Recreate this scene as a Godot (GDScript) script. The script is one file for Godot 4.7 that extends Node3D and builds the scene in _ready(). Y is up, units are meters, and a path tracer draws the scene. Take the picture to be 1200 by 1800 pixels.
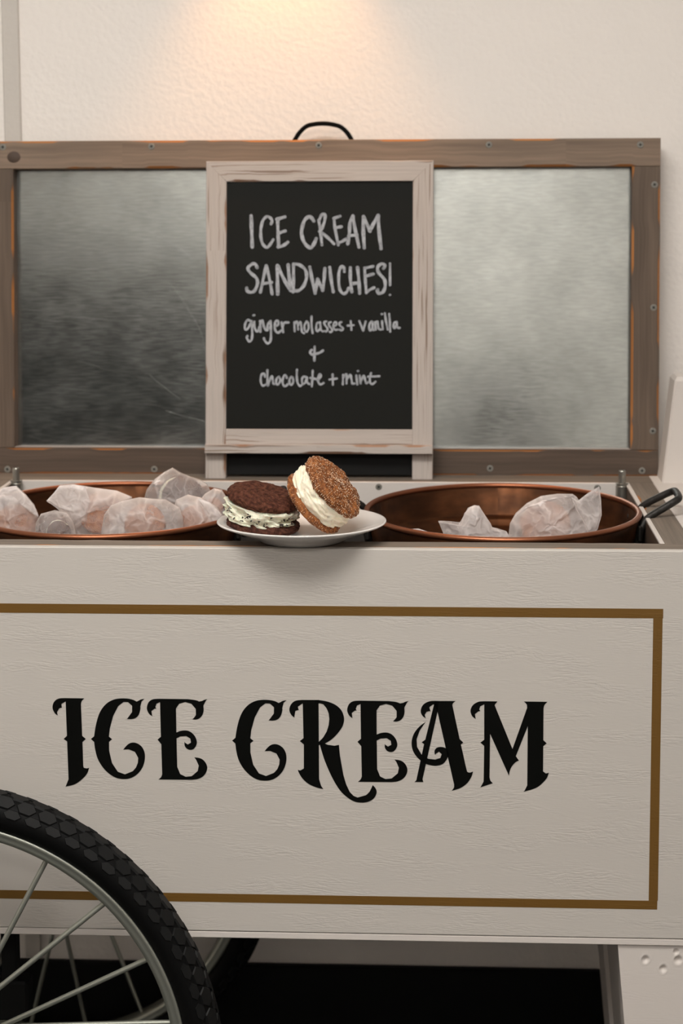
extends Node3D
# A white ice cream cart against a stucco wall. World axes: x right along the cart, y up from the floor, z towards the photographer.
# The face of the cart's front panel is z = 0, the top of the cart is TOP, the back wall is z = WALL.

const TOP := 0.9
const WALL := -0.63
const MID := -0.059          # middle of the cart, its lid and its two pans

const LETTERING := {
	"I": [[-2978,-1773,1,-3006,-1803,0,-3018,-1841,1,-3011,-2219,1,-2970,-2255,1,-3009,-2290,1,-3006,-2576,1,-3001,-2596,0,-2982,-2608,0,-2959,-2605,0,-2937,-2598,1,-2957,-2657,0,-2991,-2705,0,-3059,-2767,0,-3126,-2805,0,-3220,-2827,1,-3189,-2776,0,-3180,-2728,1,-3187,-2286,1,-3229,-2258,1,-3187,-2218,1,-3195,-1812,1,-3221,-1819,0,-3242,-1836,0,-3251,-1860,0,-3239,-1886,1,-3263,-1891,0,-3286,-1905,0,-3299,-1928,0,-3291,-1981,1,-3324,-1952,0,-3346,-1909,0,-3349,-1868,0,-3334,-1824,0,-3304,-1792,0,-3264,-1776,0,-3204,-1772,1]],
	"C": [[-2278,-1770,1,-2318,-1809,0,-2329,-1850,0,-2327,-1890,0,-2347,-1958,0,-2381,-1995,0,-2427,-2011,0,-2487,-2011,1,-2446,-1966,0,-2422,-1918,0,-2418,-1871,0,-2437,-1831,0,-2470,-1811,0,-2503,-1806,0,-2536,-1816,0,-2576,-1849,0,-2617,-1914,0,-2652,-1995,0,-2680,-2097,0,-2695,-2171,0,-2699,-2225,1,-2663,-2255,1,-2702,-2286,1,-2702,-2361,0,-2693,-2442,0,-2669,-2537,0,-2630,-2611,0,-2584,-2655,0,-2532,-2670,0,-2478,-2660,0,-2418,-2622,0,-2377,-2560,0,-2362,-2485,0,-2375,-2431,0,-2407,-2395,0,-2453,-2375,0,-2500,-2371,0,-2536,-2376,1,-2499,-2331,0,-2459,-2300,0,-2412,-2291,0,-2366,-2303,0,-2320,-2339,0,-2291,-2396,0,-2284,-2464,0,-2297,-2539,0,-2332,-2614,0,-2392,-2679,0,-2466,-2718,0,-2546,-2727,0,-2625,-2713,0,-2704,-2667,0,-2776,-2593,0,-2834,-2492,0,-2862,-2383,0,-2873,-2289,1,-2910,-2254,1,-2872,-2222,1,-2860,-2146,0,-2845,-2072,0,-2817,-1977,0,-2776,-1895,0,-2715,-1827,0,-2641,-1786,0,-2568,-1770,0,-2489,-1769,0,-2423,-1780,0,-2384,-1796,0,-2364,-1810,1,-2327,-1781,0]],
	"E": [[-1550,-1765,1,-1583,-1801,0,-1597,-1841,0,-1595,-1902,0,-1611,-1956,0,-1645,-1993,0,-1688,-2009,0,-1727,-2006,1,-1694,-1970,0,-1679,-1930,0,-1686,-1883,0,-1715,-1839,0,-1751,-1815,0,-1797,-1803,0,-1843,-1807,0,-1883,-1828,0,-1910,-1862,0,-1918,-1905,1,-1914,-2165,1,-1874,-2148,0,-1828,-2140,0,-1782,-2143,0,-1736,-2166,0,-1697,-2213,0,-1678,-2274,0,-1689,-2321,0,-1719,-2359,0,-1759,-2369,0,-1798,-2353,0,-1821,-2316,0,-1822,-2274,1,-1807,-2295,0,-1784,-2305,0,-1758,-2298,0,-1744,-2271,0,-1750,-2241,0,-1773,-2214,0,-1809,-2204,0,-1855,-2207,0,-1892,-2221,0,-1915,-2235,1,-1912,-2561,1,-1901,-2622,0,-1869,-2666,0,-1829,-2687,0,-1789,-2690,0,-1743,-2681,0,-1696,-2653,0,-1663,-2598,0,-1659,-2564,0,-1671,-2517,0,-1694,-2480,0,-1710,-2458,1,-1661,-2463,0,-1615,-2482,0,-1579,-2523,0,-1562,-2577,0,-1574,-2631,0,-1611,-2682,0,-1671,-2714,0,-1737,-2725,1,-2131,-2727,1,-2101,-2699,0,-2087,-2662,1,-2091,-2306,1,-2135,-2252,1,-2095,-2218,1,-2099,-1807,1,-2130,-1817,0,-2150,-1841,0,-2153,-1864,0,-2144,-1883,1,-2177,-1890,0,-2197,-1909,0,-2202,-1932,0,-2190,-1976,1,-2225,-1949,0,-2247,-1909,0,-2252,-1869,0,-2236,-1818,0,-2205,-1786,0,-2166,-1772,0,-2106,-1768,1,-1777,-1769,1,-1698,-1778,0,-1655,-1791,0,-1629,-1811,1,-1599,-1781,0]],
	"R": [[-461,-1763,1,-262,-1761,1,-270,-1801,1,-269,-2697,1,-258,-2755,0,-221,-2815,1,-296,-2798,0,-389,-2757,0,-463,-2690,0,-504,-2619,0,-513,-2590,1,-476,-2600,0,-448,-2583,0,-443,-2556,1,-442,-2288,1,-488,-2249,1,-446,-2215,1,-452,-1803,1,-485,-1813,0,-508,-1842,0,-508,-1865,0,-496,-1881,1,-532,-1889,0,-555,-1913,0,-546,-1973,1,-583,-1942,0,-606,-1890,0,-596,-1833,0,-563,-1790,0,-522,-1770,0],
		[-308,-1761,1,-262,-1763,0,-161,-1781,0,-68,-1822,0,-4,-1888,0,22,-1978,0,5,-2064,0,-51,-2150,0,-126,-2227,0,-200,-2274,1,-270,-2294,1,-270,-2257,1,-218,-2200,0,-171,-2113,0,-150,-2018,0,-152,-1932,0,-179,-1857,0,-225,-1805,0,-272,-1801,1,-309,-1801,1],
		[-256,-2267,1,-200,-2274,1,-154,-2294,0,-98,-2300,0,-38,-2288,1,-24,-2445,0,3,-2607,0,35,-2732,0,85,-2846,0,141,-2898,0,197,-2910,0,262,-2887,0,313,-2838,0,350,-2759,1,387,-2808,0,392,-2861,0,355,-2924,0,290,-2960,0,215,-2971,0,132,-2956,0,48,-2904,0,-35,-2819,0,-118,-2676,0,-192,-2505,0,-233,-2381,0,-256,-2294,1]],
	"A": [[1060,-1758,1,1297,-1756,1,1270,-1779,0,1260,-1803,1,1345,-2203,1,1386,-2243,1,1359,-2266,1,1425,-2562,1,1435,-2588,0,1462,-2597,0,1499,-2584,1,1479,-2649,0,1435,-2720,0,1368,-2774,0,1307,-2799,0,1256,-2815,1,1280,-2778,0,1283,-2740,1,1091,-1885,1,1053,-1802,1],
		[1052,-1795,1,1101,-1798,1,1091,-1885,1,923,-2674,1,920,-2696,0,931,-2716,1,829,-2716,1,850,-2696,0,854,-2675,1,938,-2268,1,929,-2259,1,910,-2245,1,952,-2215,1],
		[1107,-1757,1,1107,-1802,1,1053,-1797,1,1023,-1806,0,999,-1827,0,998,-1848,0,1013,-1878,1,976,-1880,0,952,-1901,0,945,-1922,0,958,-1965,1,922,-1936,0,901,-1895,0,903,-1853,0,925,-1807,0,965,-1776,0,1013,-1760,0,1060,-1757,1],
		[958,-2004,1,891,-2055,0,837,-2119,0,807,-2182,0,795,-2252,0,803,-2322,0,830,-2384,0,878,-2443,0,946,-2492,0,1014,-2515,0,1082,-2520,0,1150,-2499,0,1190,-2457,0,1211,-2415,1,1231,-2372,1,1193,-2315,1,1156,-2301,0,1115,-2299,0,1081,-2311,0,1060,-2339,0,1058,-2368,0,1065,-2392,1,1082,-2364,0,1109,-2354,0,1132,-2367,0,1141,-2394,0,1129,-2423,0,1102,-2440,0,1055,-2448,0,1007,-2445,0,953,-2424,0,909,-2390,0,871,-2335,0,854,-2279,0,851,-2223,0,864,-2160,0,898,-2090,0]],
	"M": [[1624,-1755,1,1773,-1755,1,1748,-1777,0,1743,-1803,1,1950,-2318,1,1986,-2396,1,2022,-2446,1,1980,-2470,0,1939,-2522,0,1918,-2575,0,1910,-2629,1,1692,-2136,1,1688,-2652,1,1700,-2691,0,1726,-2718,1,1583,-2770,1,1612,-2731,0,1622,-2692,1,1625,-2279,1,1581,-2241,1,1625,-2207,1,1623,-1791,1,1587,-1805,0,1568,-1831,0,1566,-1852,0,1579,-1869,1,1545,-1878,0,1520,-1900,0,1515,-1931,0,1529,-1965,1,1487,-1931,0,1468,-1879,0,1474,-1836,0,1503,-1793,0,1557,-1762,0],
		[1947,-2314,1,2113,-1818,1,2121,-2035,1,1986,-2396,1],
		[2075,-1753,1,2340,-1753,1,2309,-1788,0,2297,-1827,1,2296,-2202,1,2336,-2240,1,2297,-2275,1,2295,-2556,1,2303,-2587,0,2329,-2595,0,2364,-2586,1,2342,-2647,0,2300,-2700,0,2242,-2753,0,2167,-2788,0,2075,-2814,1,2108,-2781,0,2119,-2737,1,2119,-2035,1,2113,-1820,1,2105,-1782,0]],
}
# chalk strokes: half width, then x and height along the board, in tenths of a millimetre
const CHALK := [
	["I", 24, [[-1545,3665,-1536,3446,-1528,3228]]],
	["C", 20, [[-1265,3550,-1250,3595,-1275,3635,-1325,3655,-1375,3605,-1404,3506,-1409,3386,-1384,3277,-1324,3222,-1274,3267,-1234,3331]]],
	["E", 22, [[-1071,3649,-1185,3616],[-1173,3619,-1167,3436,-1157,3232],[-1163,3421,-1065,3453],[-1166,3229,-1095,3247,-1030,3294]]],
	["C", 24, [[-668,3591,-693,3628,-727,3653,-787,3613,-827,3514,-836,3405,-796,3286,-716,3216,-667,3266,-632,3345]]],
	["R", 20, [[-598,3603,-573,3444,-552,3256],[-593,3593,-558,3672,-514,3682,-513,3603,-553,3484,-588,3444],[-578,3444,-468,3355,-383,3270]]],
	["E", 20, [[-300,3657,-389,3627],[-384,3622,-369,3483,-324,3255],[-374,3493,-280,3511],[-334,3280,-269,3305,-205,3344]]],
	["A", 22, [[-121,3661,-161,3562,-170,3404,-192,3270],[-121,3661,-101,3532,-36,3225],[-180,3382,-61,3395]]],
	["M", 24, [[27,3651,23,3482,39,3215],[32,3641,117,3448],[117,3448,167,3551,231,3665],[231,3665,241,3482,272,3205]]],
	["S", 22, [[-1458,2939,-1483,2989,-1533,2989,-1588,2929,-1542,2860,-1472,2800,-1452,2721,-1492,2621,-1552,2596,-1602,2621,-1604,2656]]],
	["A", 20, [[-1333,2969,-1373,2780,-1412,2596],[-1328,2969,-1283,2770,-1247,2571],[-1382,2716,-1253,2735]]],
	["N", 24, [[-1174,2969,-1173,2770,-1168,2571],[-1169,2964,-1083,2780,-988,2621],[-1024,2978,-1009,2810,-978,2631]]],
	["D", 22, [[-950,2978,-949,2790,-954,2601],[-950,2990,-865,2978,-785,2909,-765,2809,-804,2690,-874,2621,-944,2621]]],
	["W", 22, [[-721,2948,-685,2760,-645,2581],[-645,2581,-611,2779],[-611,2779,-541,2621],[-541,2621,-521,2774,-510,2928]]],
	["I", 22, [[-442,2943,-422,2769,-392,2601]]],
	["C", 20, [[-238,2883,-243,2938,-273,2958,-308,2898,-318,2779,-302,2640,-252,2576,-203,2601,-178,2655]]],
	["H", 22, [[-154,2938,-154,2779,-133,2601],[-55,2942,-35,2759,-24,2581],[-134,2715,-30,2727]]],
	["E", 20, [[163,2957,49,2932],[44,2935,55,2759,70,2586],[55,2818,168,2850],[70,2596,119,2630,179,2660]]],
	["S", 22, [[307,2927,327,2967,282,2992,228,2947,238,2868,317,2779,332,2689,303,2600,248,2581,224,2600,228,2632]]],
	["exclamation_mark", 16, [[398,2996,399,2694],[397,2559,401,2559]]],
	["g", 16, [[-1551,2194,-1591,2209,-1625,2154,-1625,2084,-1590,2084,-1551,2154,-1536,2179],[-1536,2194,-1525,2065,-1530,1945,-1565,1910,-1600,1955,-1592,1985]]],
	["i", 16, [[-1496,2184,-1496,2124,-1475,2065,-1445,2050,-1421,2114],[-1508,2274,-1496,2276]]],
	["n", 16, [[-1416,2194,-1411,2045],[-1411,2154,-1381,2204,-1366,2134,-1341,2075,-1311,2065]]],
	["g", 16, [[-1271,2194,-1306,2144,-1311,2085,-1271,2114],[-1266,2194,-1263,2045,-1266,1926,-1305,1881,-1345,1916,-1360,1955]]],
	["e", 16, [[-1211,2114,-1161,2144,-1162,2189,-1192,2194,-1211,2134,-1201,2065,-1166,2030,-1121,2060]]],
	["r", 16, [[-1112,2174,-1091,2040],[-1097,2124,-1072,2169,-1017,2174]]],
	["m", 14, [[-937,2179,-930,2050],[-932,2144,-898,2189,-882,2075],[-881,2134,-853,2184,-838,2125,-828,2045,-798,2023]]],
	["o", 14, [[-763,2189,-793,2134,-788,2065,-763,2045,-735,2095,-743,2174,-768,2189]]],
	["l", 14, [[-694,2259,-694,2134,-678,2025]]],
	["a", 14, [[-574,2174,-619,2164,-629,2095,-614,2050,-574,2095,-574,2179],[-574,2174,-564,2075,-534,2050]]],
	["s", 14, [[-485,2189,-520,2179,-505,2135,-470,2085,-485,2050,-509,2055]]],
	["s", 14, [[-425,2179,-455,2164,-445,2125,-405,2075,-420,2040,-440,2045]]],
	["e", 14, [[-390,2115,-351,2140,-346,2174,-376,2174,-390,2125,-370,2075,-331,2075]]],
	["s", 14, [[-276,2179,-306,2169,-296,2130,-256,2095,-266,2065,-306,2075]]],
	["plus_sign", 14, [[-147,2194,-137,2070],[-192,2130,-107,2137]]],
	["v", 15, [[-28,2194,27,2060],[27,2060,61,2189]]],
	["a", 15, [[145,2189,116,2155,111,2085,126,2061,156,2105,155,2184],[155,2179,161,2075,185,2075]]],
	["n", 15, [[190,2179,200,2075],[195,2145,225,2189,240,2095,270,2075]]],
	["i", 15, [[289,2194,299,2080],[283,2291,291,2291]]],
	["l", 15, [[328,2303,344,2194,369,2076]]],
	["l", 15, [[388,2293,398,2175,403,2046]]],
	["a", 15, [[487,2180,458,2170,448,2115,463,2095,492,2145],[492,2184,502,2105,537,2100]]],
	["ampersand", 17, [[-651,1835,-654,1641],[-689,1791,-711,1774,-706,1740,-681,1727,-637,1736,-577,1753,-534,1783]]],
	["c", 15, [[-1344,1416,-1357,1459,-1388,1450,-1405,1390,-1396,1321,-1370,1291,-1322,1313]]],
	["h", 15, [[-1310,1511,-1310,1399,-1305,1291],[-1301,1296,-1271,1382,-1249,1425,-1236,1382,-1227,1322,-1210,1313]]],
	["o", 15, [[-1154,1416,-1184,1382,-1184,1322,-1158,1309,-1128,1365,-1146,1416]]],
	["c", 15, [[-1038,1399,-1051,1434,-1077,1430,-1098,1365,-1089,1305,-1059,1283,-1024,1313]]],
	["o", 15, [[-973,1417,-999,1382,-999,1322,-973,1305,-947,1348,-956,1408]]],
	["l", 15, [[-896,1516,-900,1434,-886,1331,-852,1288,-817,1314]]],
	["a", 15, [[-766,1409,-800,1421,-826,1383,-817,1322,-783,1331,-757,1400],[-757,1409,-753,1340,-723,1314]]],
	["t", 15, [[-676,1503,-680,1400,-688,1284],[-710,1400,-619,1383]]],
	["e", 15, [[-611,1366,-576,1400,-559,1443,-585,1448,-602,1400,-593,1332,-559,1310,-524,1332]]],
	["plus_sign", 15, [[-398,1452,-394,1306],[-441,1379,-338,1392]]],
	["m", 15, [[-252,1444,-256,1311],[-252,1401,-205,1457,-204,1324],[-200,1384,-153,1448,-136,1384,-123,1324,-93,1324]]],
	["i", 15, [[-67,1436,-54,1311],[-48,1498,-42,1498]]],
	["n", 15, [[-20,1436,-7,1324],[-2,1358,36,1436,53,1384,71,1329,96,1342]]],
	["t", 15, [[139,1470,122,1402,127,1333,157,1316,200,1350],[96,1419,255,1426]]],
]
const BAG_SHAPES := {
	"b1": [-1900, [-4510,287,-4394,330,-4279,374,-4150,389,-4031,275,-3927,147,-3880,3,-3878,-191,-3942,-460,-4374,-460,-4529,-447,-4575,-15]],
	"b2": [-1500, [-3816,6,-3757,112,-3595,156,-3434,128,-3366,30,-3314,-181,-3347,-394,-3783,-418,-3848,-185]],
	"b3": [-2100, [-3811,170,-3715,271,-3634,366,-3461,381,-3211,339,-2925,304,-2733,226,-2749,103,-2811,-114,-2713,-294,-2718,-460,-3481,-460,-3497,-263,-3578,-46,-3683,98]],
	"b4": [-1600, [-2997,85,-2911,205,-2769,262,-2558,306,-2383,286,-2230,280,-2070,182,-2023,55,-2026,-122,-2009,-440,-2958,-447,-3037,-128]],
	"b5": [-1900, [-2198,85,-2147,228,-2004,293,-1849,258,-1666,159,-1555,17,-1543,-176,-1624,-460,-2157,-460,-2224,-180]],
	"b6": [-3000, [-2736,4,-2688,169,-2582,304,-2462,394,-2350,454,-2255,395,-2115,336,-1989,299,-1901,240,-1844,128,-1832,-125,-2087,-352,-2533,-355,-2718,-243]],
	"b7": [-2600, [-1955,93,-1881,181,-1764,255,-1662,234,-1591,110,-1579,-126,-1669,-310,-1887,-275,-1958,-91]],
	"r1": [-1500, [1090,50,1227,16,1351,-18,1405,149,1473,226,1535,248,1589,227,1651,130,1721,26,1762,-78,1913,-71,1954,-147,1914,-322,1194,-362,1159,-117]],
	"r2": [-1900, [1947,-225,1967,-47,2036,81,2174,209,2340,295,2547,324,2727,325,2783,283,2840,184,2924,65,2968,-112,2971,-360,2695,-460,2138,-460,1976,-402]],
	"b1_flap": [-1750, [-4388,285,-4272,392,-4115,414,-3997,301,-3894,173,-3840,31,-3953,87,-4064,201,-4219,228]],
	"b3_flap": [-1900, [-3768,205,-3673,306,-3607,392,-3436,414,-3280,379,-3227,208,-3287,28,-3431,-44,-3558,27,-3642,112]],
	"b5_flap": [-1750, [-1858,270,-1718,228,-1593,101,-1525,-76,-1540,-218,-1638,-112,-1762,65]],
	"r1_flap": [-1650, [1297,-89,1379,52,1448,186,1523,221,1585,215,1655,82,1752,-100,1573,-143]],
	"r2_flap": [-1750, [2704,308,2787,267,2910,365,3039,443,3062,268,3071,93,3025,-83,2930,-189,2859,-14,2761,154]],
	"r3": [-1300, [627,-68,716,-12,852,-4,954,-38,1050,-114,1050,-392,647,-395]],
}

var M := {}
var used := {}
var rng := RandomNumberGenerator.new()


# ---------------------------------------------------------------- nodes
func numbered(called: String) -> String:
	var n: int = used.get(called, 0)
	used[called] = n + 1
	return called if n == 0 else "%s_%03d" % [called, n]


func thing(called: String, label: String, category: String, at := Vector3.ZERO, group := "") -> Node3D:
	var o := Node3D.new()
	o.name = numbered(called)
	add_child(o)
	o.position = at
	tag(o, label, category, group)
	return o


func tag(o: Node, label: String, category: String, group := "") -> void:
	o.set_meta("label", label)
	o.set_meta("category", category)
	if group:
		o.set_meta("group", group)


func part(called: String, mesh: Mesh, mat: Material, parent: Node, xf := Transform3D()) -> MeshInstance3D:
	var o := MeshInstance3D.new()
	o.name = called
	o.mesh = mesh
	o.material_override = mat
	o.transform = xf
	parent.add_child(o, true)
	return o


func struct(called: String, mesh: Mesh, mat: Material, at: Vector3) -> MeshInstance3D:
	var o := part(called, mesh, mat, self, Transform3D(Basis(), at))
	o.set_meta("kind", "structure")
	return o


# ---------------------------------------------------------------- shapes
func begin() -> SurfaceTool:
	var st := SurfaceTool.new()
	st.begin(Mesh.PRIMITIVE_TRIANGLES)
	return st


func tri(st: SurfaceTool, a: Vector3, b: Vector3, c: Vector3) -> void:   # counter-clockwise as seen from outside
	st.add_vertex(a)
	st.add_vertex(c)
	st.add_vertex(b)


func quad(st: SurfaceTool, a: Vector3, b: Vector3, c: Vector3, d: Vector3) -> void:
	tri(st, a, b, c)
	tri(st, a, c, d)


func done(st: SurfaceTool) -> ArrayMesh:
	st.generate_normals()
	return st.commit()


# a convex solid of two rings of points (bottom, top), both counter-clockwise seen from the top
func frustum(st: SurfaceTool, low: Array, high: Array) -> void:
	var n := low.size()
	st.set_smooth_group(-1)
	for i in n:
		var j := (i + 1) % n
		quad(st, low[i], low[j], high[j], high[i])
	for i in range(1, n - 1):
		tri(st, high[0], high[i], high[i + 1])
		tri(st, low[0], low[i + 1], low[i])


# box with chamfered edges, centred
func cbox(size: Vector3, c := 0.001) -> ArrayMesh:
	var st := begin()
	st.set_smooth_group(-1)
	var h := size / 2.0
	c = minf(c, minf(h.x, minf(h.y, h.z)) * 0.6)
	for ax in 3:
		for s: float in [-1.0, 1.0]:
			var u := (ax + 1) % 3
			var v := (ax + 2) % 3
			var p := []
			for k in 4:
				var q := Vector3.ZERO
				q[ax] = s * h[ax]
				q[u] = (h[u] - c) * (1.0 if k == 1 or k == 2 else -1.0)
				q[v] = (h[v] - c) * (1.0 if k >= 2 else -1.0)
				p.append(q)
			if s > 0.0:
				quad(st, p[0], p[1], p[2], p[3])
			else:
				quad(st, p[3], p[2], p[1], p[0])
	for ax in 3:
		var u := (ax + 1) % 3
		var v := (ax + 2) % 3
		for su: float in [-1.0, 1.0]:
			for sv: float in [-1.0, 1.0]:
				var p := []
				for k in 4:
					var q := Vector3.ZERO
					q[ax] = (h[ax] - c) * (1.0 if k == 1 or k == 2 else -1.0)
					q[u] = su * (h[u] - (c if k >= 2 else 0.0))
					q[v] = sv * (h[v] - (0.0 if k >= 2 else c))
					p.append(q)
				if su * sv > 0.0:
					quad(st, p[0], p[1], p[2], p[3])
				else:
					quad(st, p[3], p[2], p[1], p[0])
	for sx: float in [-1.0, 1.0]:
		for sy: float in [-1.0, 1.0]:
			for sz: float in [-1.0, 1.0]:
				var a := Vector3(sx * h.x, sy * (h.y - c), sz * (h.z - c))
				var b := Vector3(sx * (h.x - c), sy * h.y, sz * (h.z - c))
				var d := Vector3(sx * (h.x - c), sy * (h.y - c), sz * h.z)
				if sx * sy * sz > 0.0:
					tri(st, a, b, d)
				else:
					tri(st, a, d, b)
	return done(st)


func slab(x0: float, x1: float, y0: float, y1: float, z0: float, z1: float, called: String, mat: Material, parent: Node, c := 0.001) -> MeshInstance3D:
	return part(called, cbox(Vector3(x1 - x0, y1 - y0, z1 - z0), c), mat, parent, Transform3D(Basis(), Vector3(x0 + x1, y0 + y1, z0 + z1) / 2.0))


# profile of (radius, height) points turned round y; outside on the right of the walk from the first point to the last when the heights rise
func lathe(profile: Array, seg := 48, sx := 1.0, sz := 1.0, sharp := false) -> ArrayMesh:
	var st := begin()
	for k in profile.size() - 1:
		var a: Vector2 = profile[k]
		var b: Vector2 = profile[k + 1]
		if a.distance_to(b) < 1e-7:
			continue
		st.set_smooth_group(k if sharp else 0)
		for i in seg:
			var t0 := TAU * i / seg
			var t1 := TAU * (i + 1) / seg
			if i == seg - 1:
				t1 = 0.0
			var p00 := Vector3(a.x * cos(t0) * sx, a.y, -a.x * sin(t0) * sz)
			var p01 := Vector3(a.x * cos(t1) * sx, a.y, -a.x * sin(t1) * sz)
			var p10 := Vector3(b.x * cos(t0) * sx, b.y, -b.x * sin(t0) * sz)
			var p11 := Vector3(b.x * cos(t1) * sx, b.y, -b.x * sin(t1) * sz)
			if a.x < 1e-6:
				tri(st, p00, p11, p10)
			elif b.x < 1e-6:
				tri(st, p00, p01, p10)
			else:
				quad(st, p00, p01, p11, p10)
	return done(st)


func ring(radius: float, r: float, seg := 64, sides := 12, sx := 1.0, sz := 1.0) -> ArrayMesh:
	var p := []
	for k in sides + 1:
		var a := TAU * (k % sides) / sides
		p.append(Vector2(radius + r * cos(a), r * sin(a)))
	return lathe(p, seg, sx, sz)


# a round or flattened rod along points
func tube(points: Array, r: float, sides := 10, smooth := 4, flat := 1.0) -> ArrayMesh:
	var pts: Array[Vector3] = []
	if smooth > 1:
		for i in points.size() - 1:
			var p0: Vector3 = points[maxi(i - 1, 0)]
			var p1: Vector3 = points[i]
			var p2: Vector3 = points[i + 1]
			var p3: Vector3 = points[mini(i + 2, points.size() - 1)]
			for k in smooth:
				pts.append(p1.cubic_interpolate(p2, p0, p3, float(k) / smooth))
		pts.append(points[-1])
	else:
		for p: Vector3 in points:
			pts.append(p)
	var st := begin()
	st.set_smooth_group(0)
	var rings := []
	var side := Vector3.ZERO
	for i in pts.size():
		var d := (pts[mini(i + 1, pts.size() - 1)] - pts[maxi(i - 1, 0)]).normalized()
		if side == Vector3.ZERO:
			side = d.cross(Vector3.UP if absf(d.y) < 0.9 else Vector3.RIGHT).normalized()
		side = (side - d * side.dot(d)).normalized()
		var up := side.cross(d)
		var row := []
		for k in sides:
			var a := TAU * k / sides
			row.append(pts[i] + (side * cos(a) * flat + up * sin(a)) * r)
		rings.append(row)
	for i in pts.size() - 1:
		for k in sides:
			var j := (k + 1) % sides
			quad(st, rings[i][j], rings[i][k], rings[i + 1][k], rings[i + 1][j])
	st.set_smooth_group(-1)
	for k in range(1, sides - 1):
		tri(st, rings[0][0], rings[0][k], rings[0][k + 1])
		tri(st, rings[-1][0], rings[-1][k + 1], rings[-1][k])
	return done(st)


# A sawn board along x with worn corners: vertex colours go from the stain to the bare wood where the corner is rubbed.
func board(l: float, w: float, t: float, id: int, stain_shade: Color, bare: Color, wear := 0.5, mitre0 := 0.0, mitre1 := 0.0) -> ArrayMesh:
	var st := begin()
	st.set_smooth_group(-1)
	var nz := FastNoiseLite.new()
	nz.seed = id
	nz.frequency = 9.0
	nz.fractal_octaves = 3
	var n := maxi(6, int(l / 0.008))
	var hw := w / 2.0
	var ht := t / 2.0
	var u0 := fposmod(id * 0.377, 1.0)
	var v0 := fposmod(id * 0.613, 1.0)
	var rings := []
	var tones := []
	for i in n + 1:
		var x := -l / 2.0 + l * i / n
		var cs := []
		var ts := []
		for k in 4:
			var a := nz.get_noise_2d(x, k * 7.3)
			var rub := clampf((a + wear - 0.35) * 4.0, 0.0, 1.0)
			cs.append(0.0007 + 0.0024 * rub)
			ts.append(rub)
		# corners: 0 +y+z, 1 -y+z, 2 -y-z, 3 +y-z
		rings.append([Vector2(hw - cs[0], ht), Vector2(-hw + cs[1], ht), Vector2(-hw, ht - cs[1]), Vector2(-hw, -ht + cs[2]), Vector2(-hw + cs[2], -ht), Vector2(hw - cs[3], -ht), Vector2(hw, -ht + cs[3]), Vector2(hw, ht - cs[0])])
		tones.append(ts)
	var put := func(i: int, q: Vector2, v: float, c: Color) -> void:
		var k0 := (hw - q.x) * mitre0
		var k1 := (hw - q.x) * mitre1
		var s := float(i) / n
		var x := lerpf(-l / 2.0 + k0, l / 2.0 - k1, s)
		st.set_color(c)
		st.set_uv(Vector2(u0 + (x + l / 2.0) * 1.6, v0 + v * 9.0))
		st.add_vertex(Vector3(x, q.x, q.y))
	var corner := {1: 1, 3: 2, 5: 3, 7: 0}
	for k in 8:
		var along := 0.0
		for m in k:
			along += (rings[0][m] as Vector2).distance_to(rings[0][m + 1])
		var wide: float = (rings[0][k] as Vector2).distance_to(rings[0][(k + 1) % 8])
		for i in n:
			var c0 := stain_shade
			var c1 := stain_shade
			if corner.has(k):
				c0 = stain_shade.lerp(bare, tones[i][corner[k]])
				c1 = stain_shade.lerp(bare, tones[i + 1][corner[k]])
			var a0: Vector2 = rings[i][k]
			var b0: Vector2 = rings[i][(k + 1) % 8]
			var a1: Vector2 = rings[i + 1][k]
			var b1: Vector2 = rings[i + 1][(k + 1) % 8]
			put.call(i, a0, along, c0)
			put.call(i + 1, b1, along + wide, c1)
			put.call(i, b0, along + wide, c0)
			put.call(i, a0, along, c0)
			put.call(i + 1, a1, along, c1)
			put.call(i + 1, b1, along + wide, c1)
	for e in [0, n]:
		for k in range(1, 7):
			var tri3 := [0, k, k + 1] if e == 0 else [0, k + 1, k]
			for m: int in tri3:
				put.call(e, rings[e][m], rings[e][m].x * 0.4, stain_shade.lerp(bare, 0.25))
	st.generate_normals()
	return st.commit()


func lay(mesh: Mesh, x: float, y: float, z: float, upright := false) -> Transform3D:
	return Transform3D(Basis(Vector3.BACK, PI / 2.0) if upright else Basis(), Vector3(x, y, z))


# a closed outline of [x, y, corner] in tenths of a millimetre, rounded between its corners
func outline(flat: Array) -> PackedVector2Array:
	var n := flat.size() / 3
	var out := PackedVector2Array()
	var at := func(i: int) -> Vector2:
		i = posmod(i, n)
		return Vector2(flat[i * 3], flat[i * 3 + 1]) * 0.0001
	for i in n:
		var p1: Vector2 = at.call(i)
		var p2: Vector2 = at.call(i + 1)
		var hard1: bool = flat[i * 3 + 2] == 1
		var hard2: bool = flat[posmod(i + 1, n) * 3 + 2] == 1
		var p0: Vector2 = p1 + (p1 - p2) if hard1 else at.call(i - 1)
		var p3: Vector2 = p2 + (p2 - p1) if hard2 else at.call(i + 2)
		var steps := 1 if hard1 and hard2 else 5
		for k in steps:
			out.append(p1.cubic_interpolate(p2, p0, p3, float(k) / steps))
	return out


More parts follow.
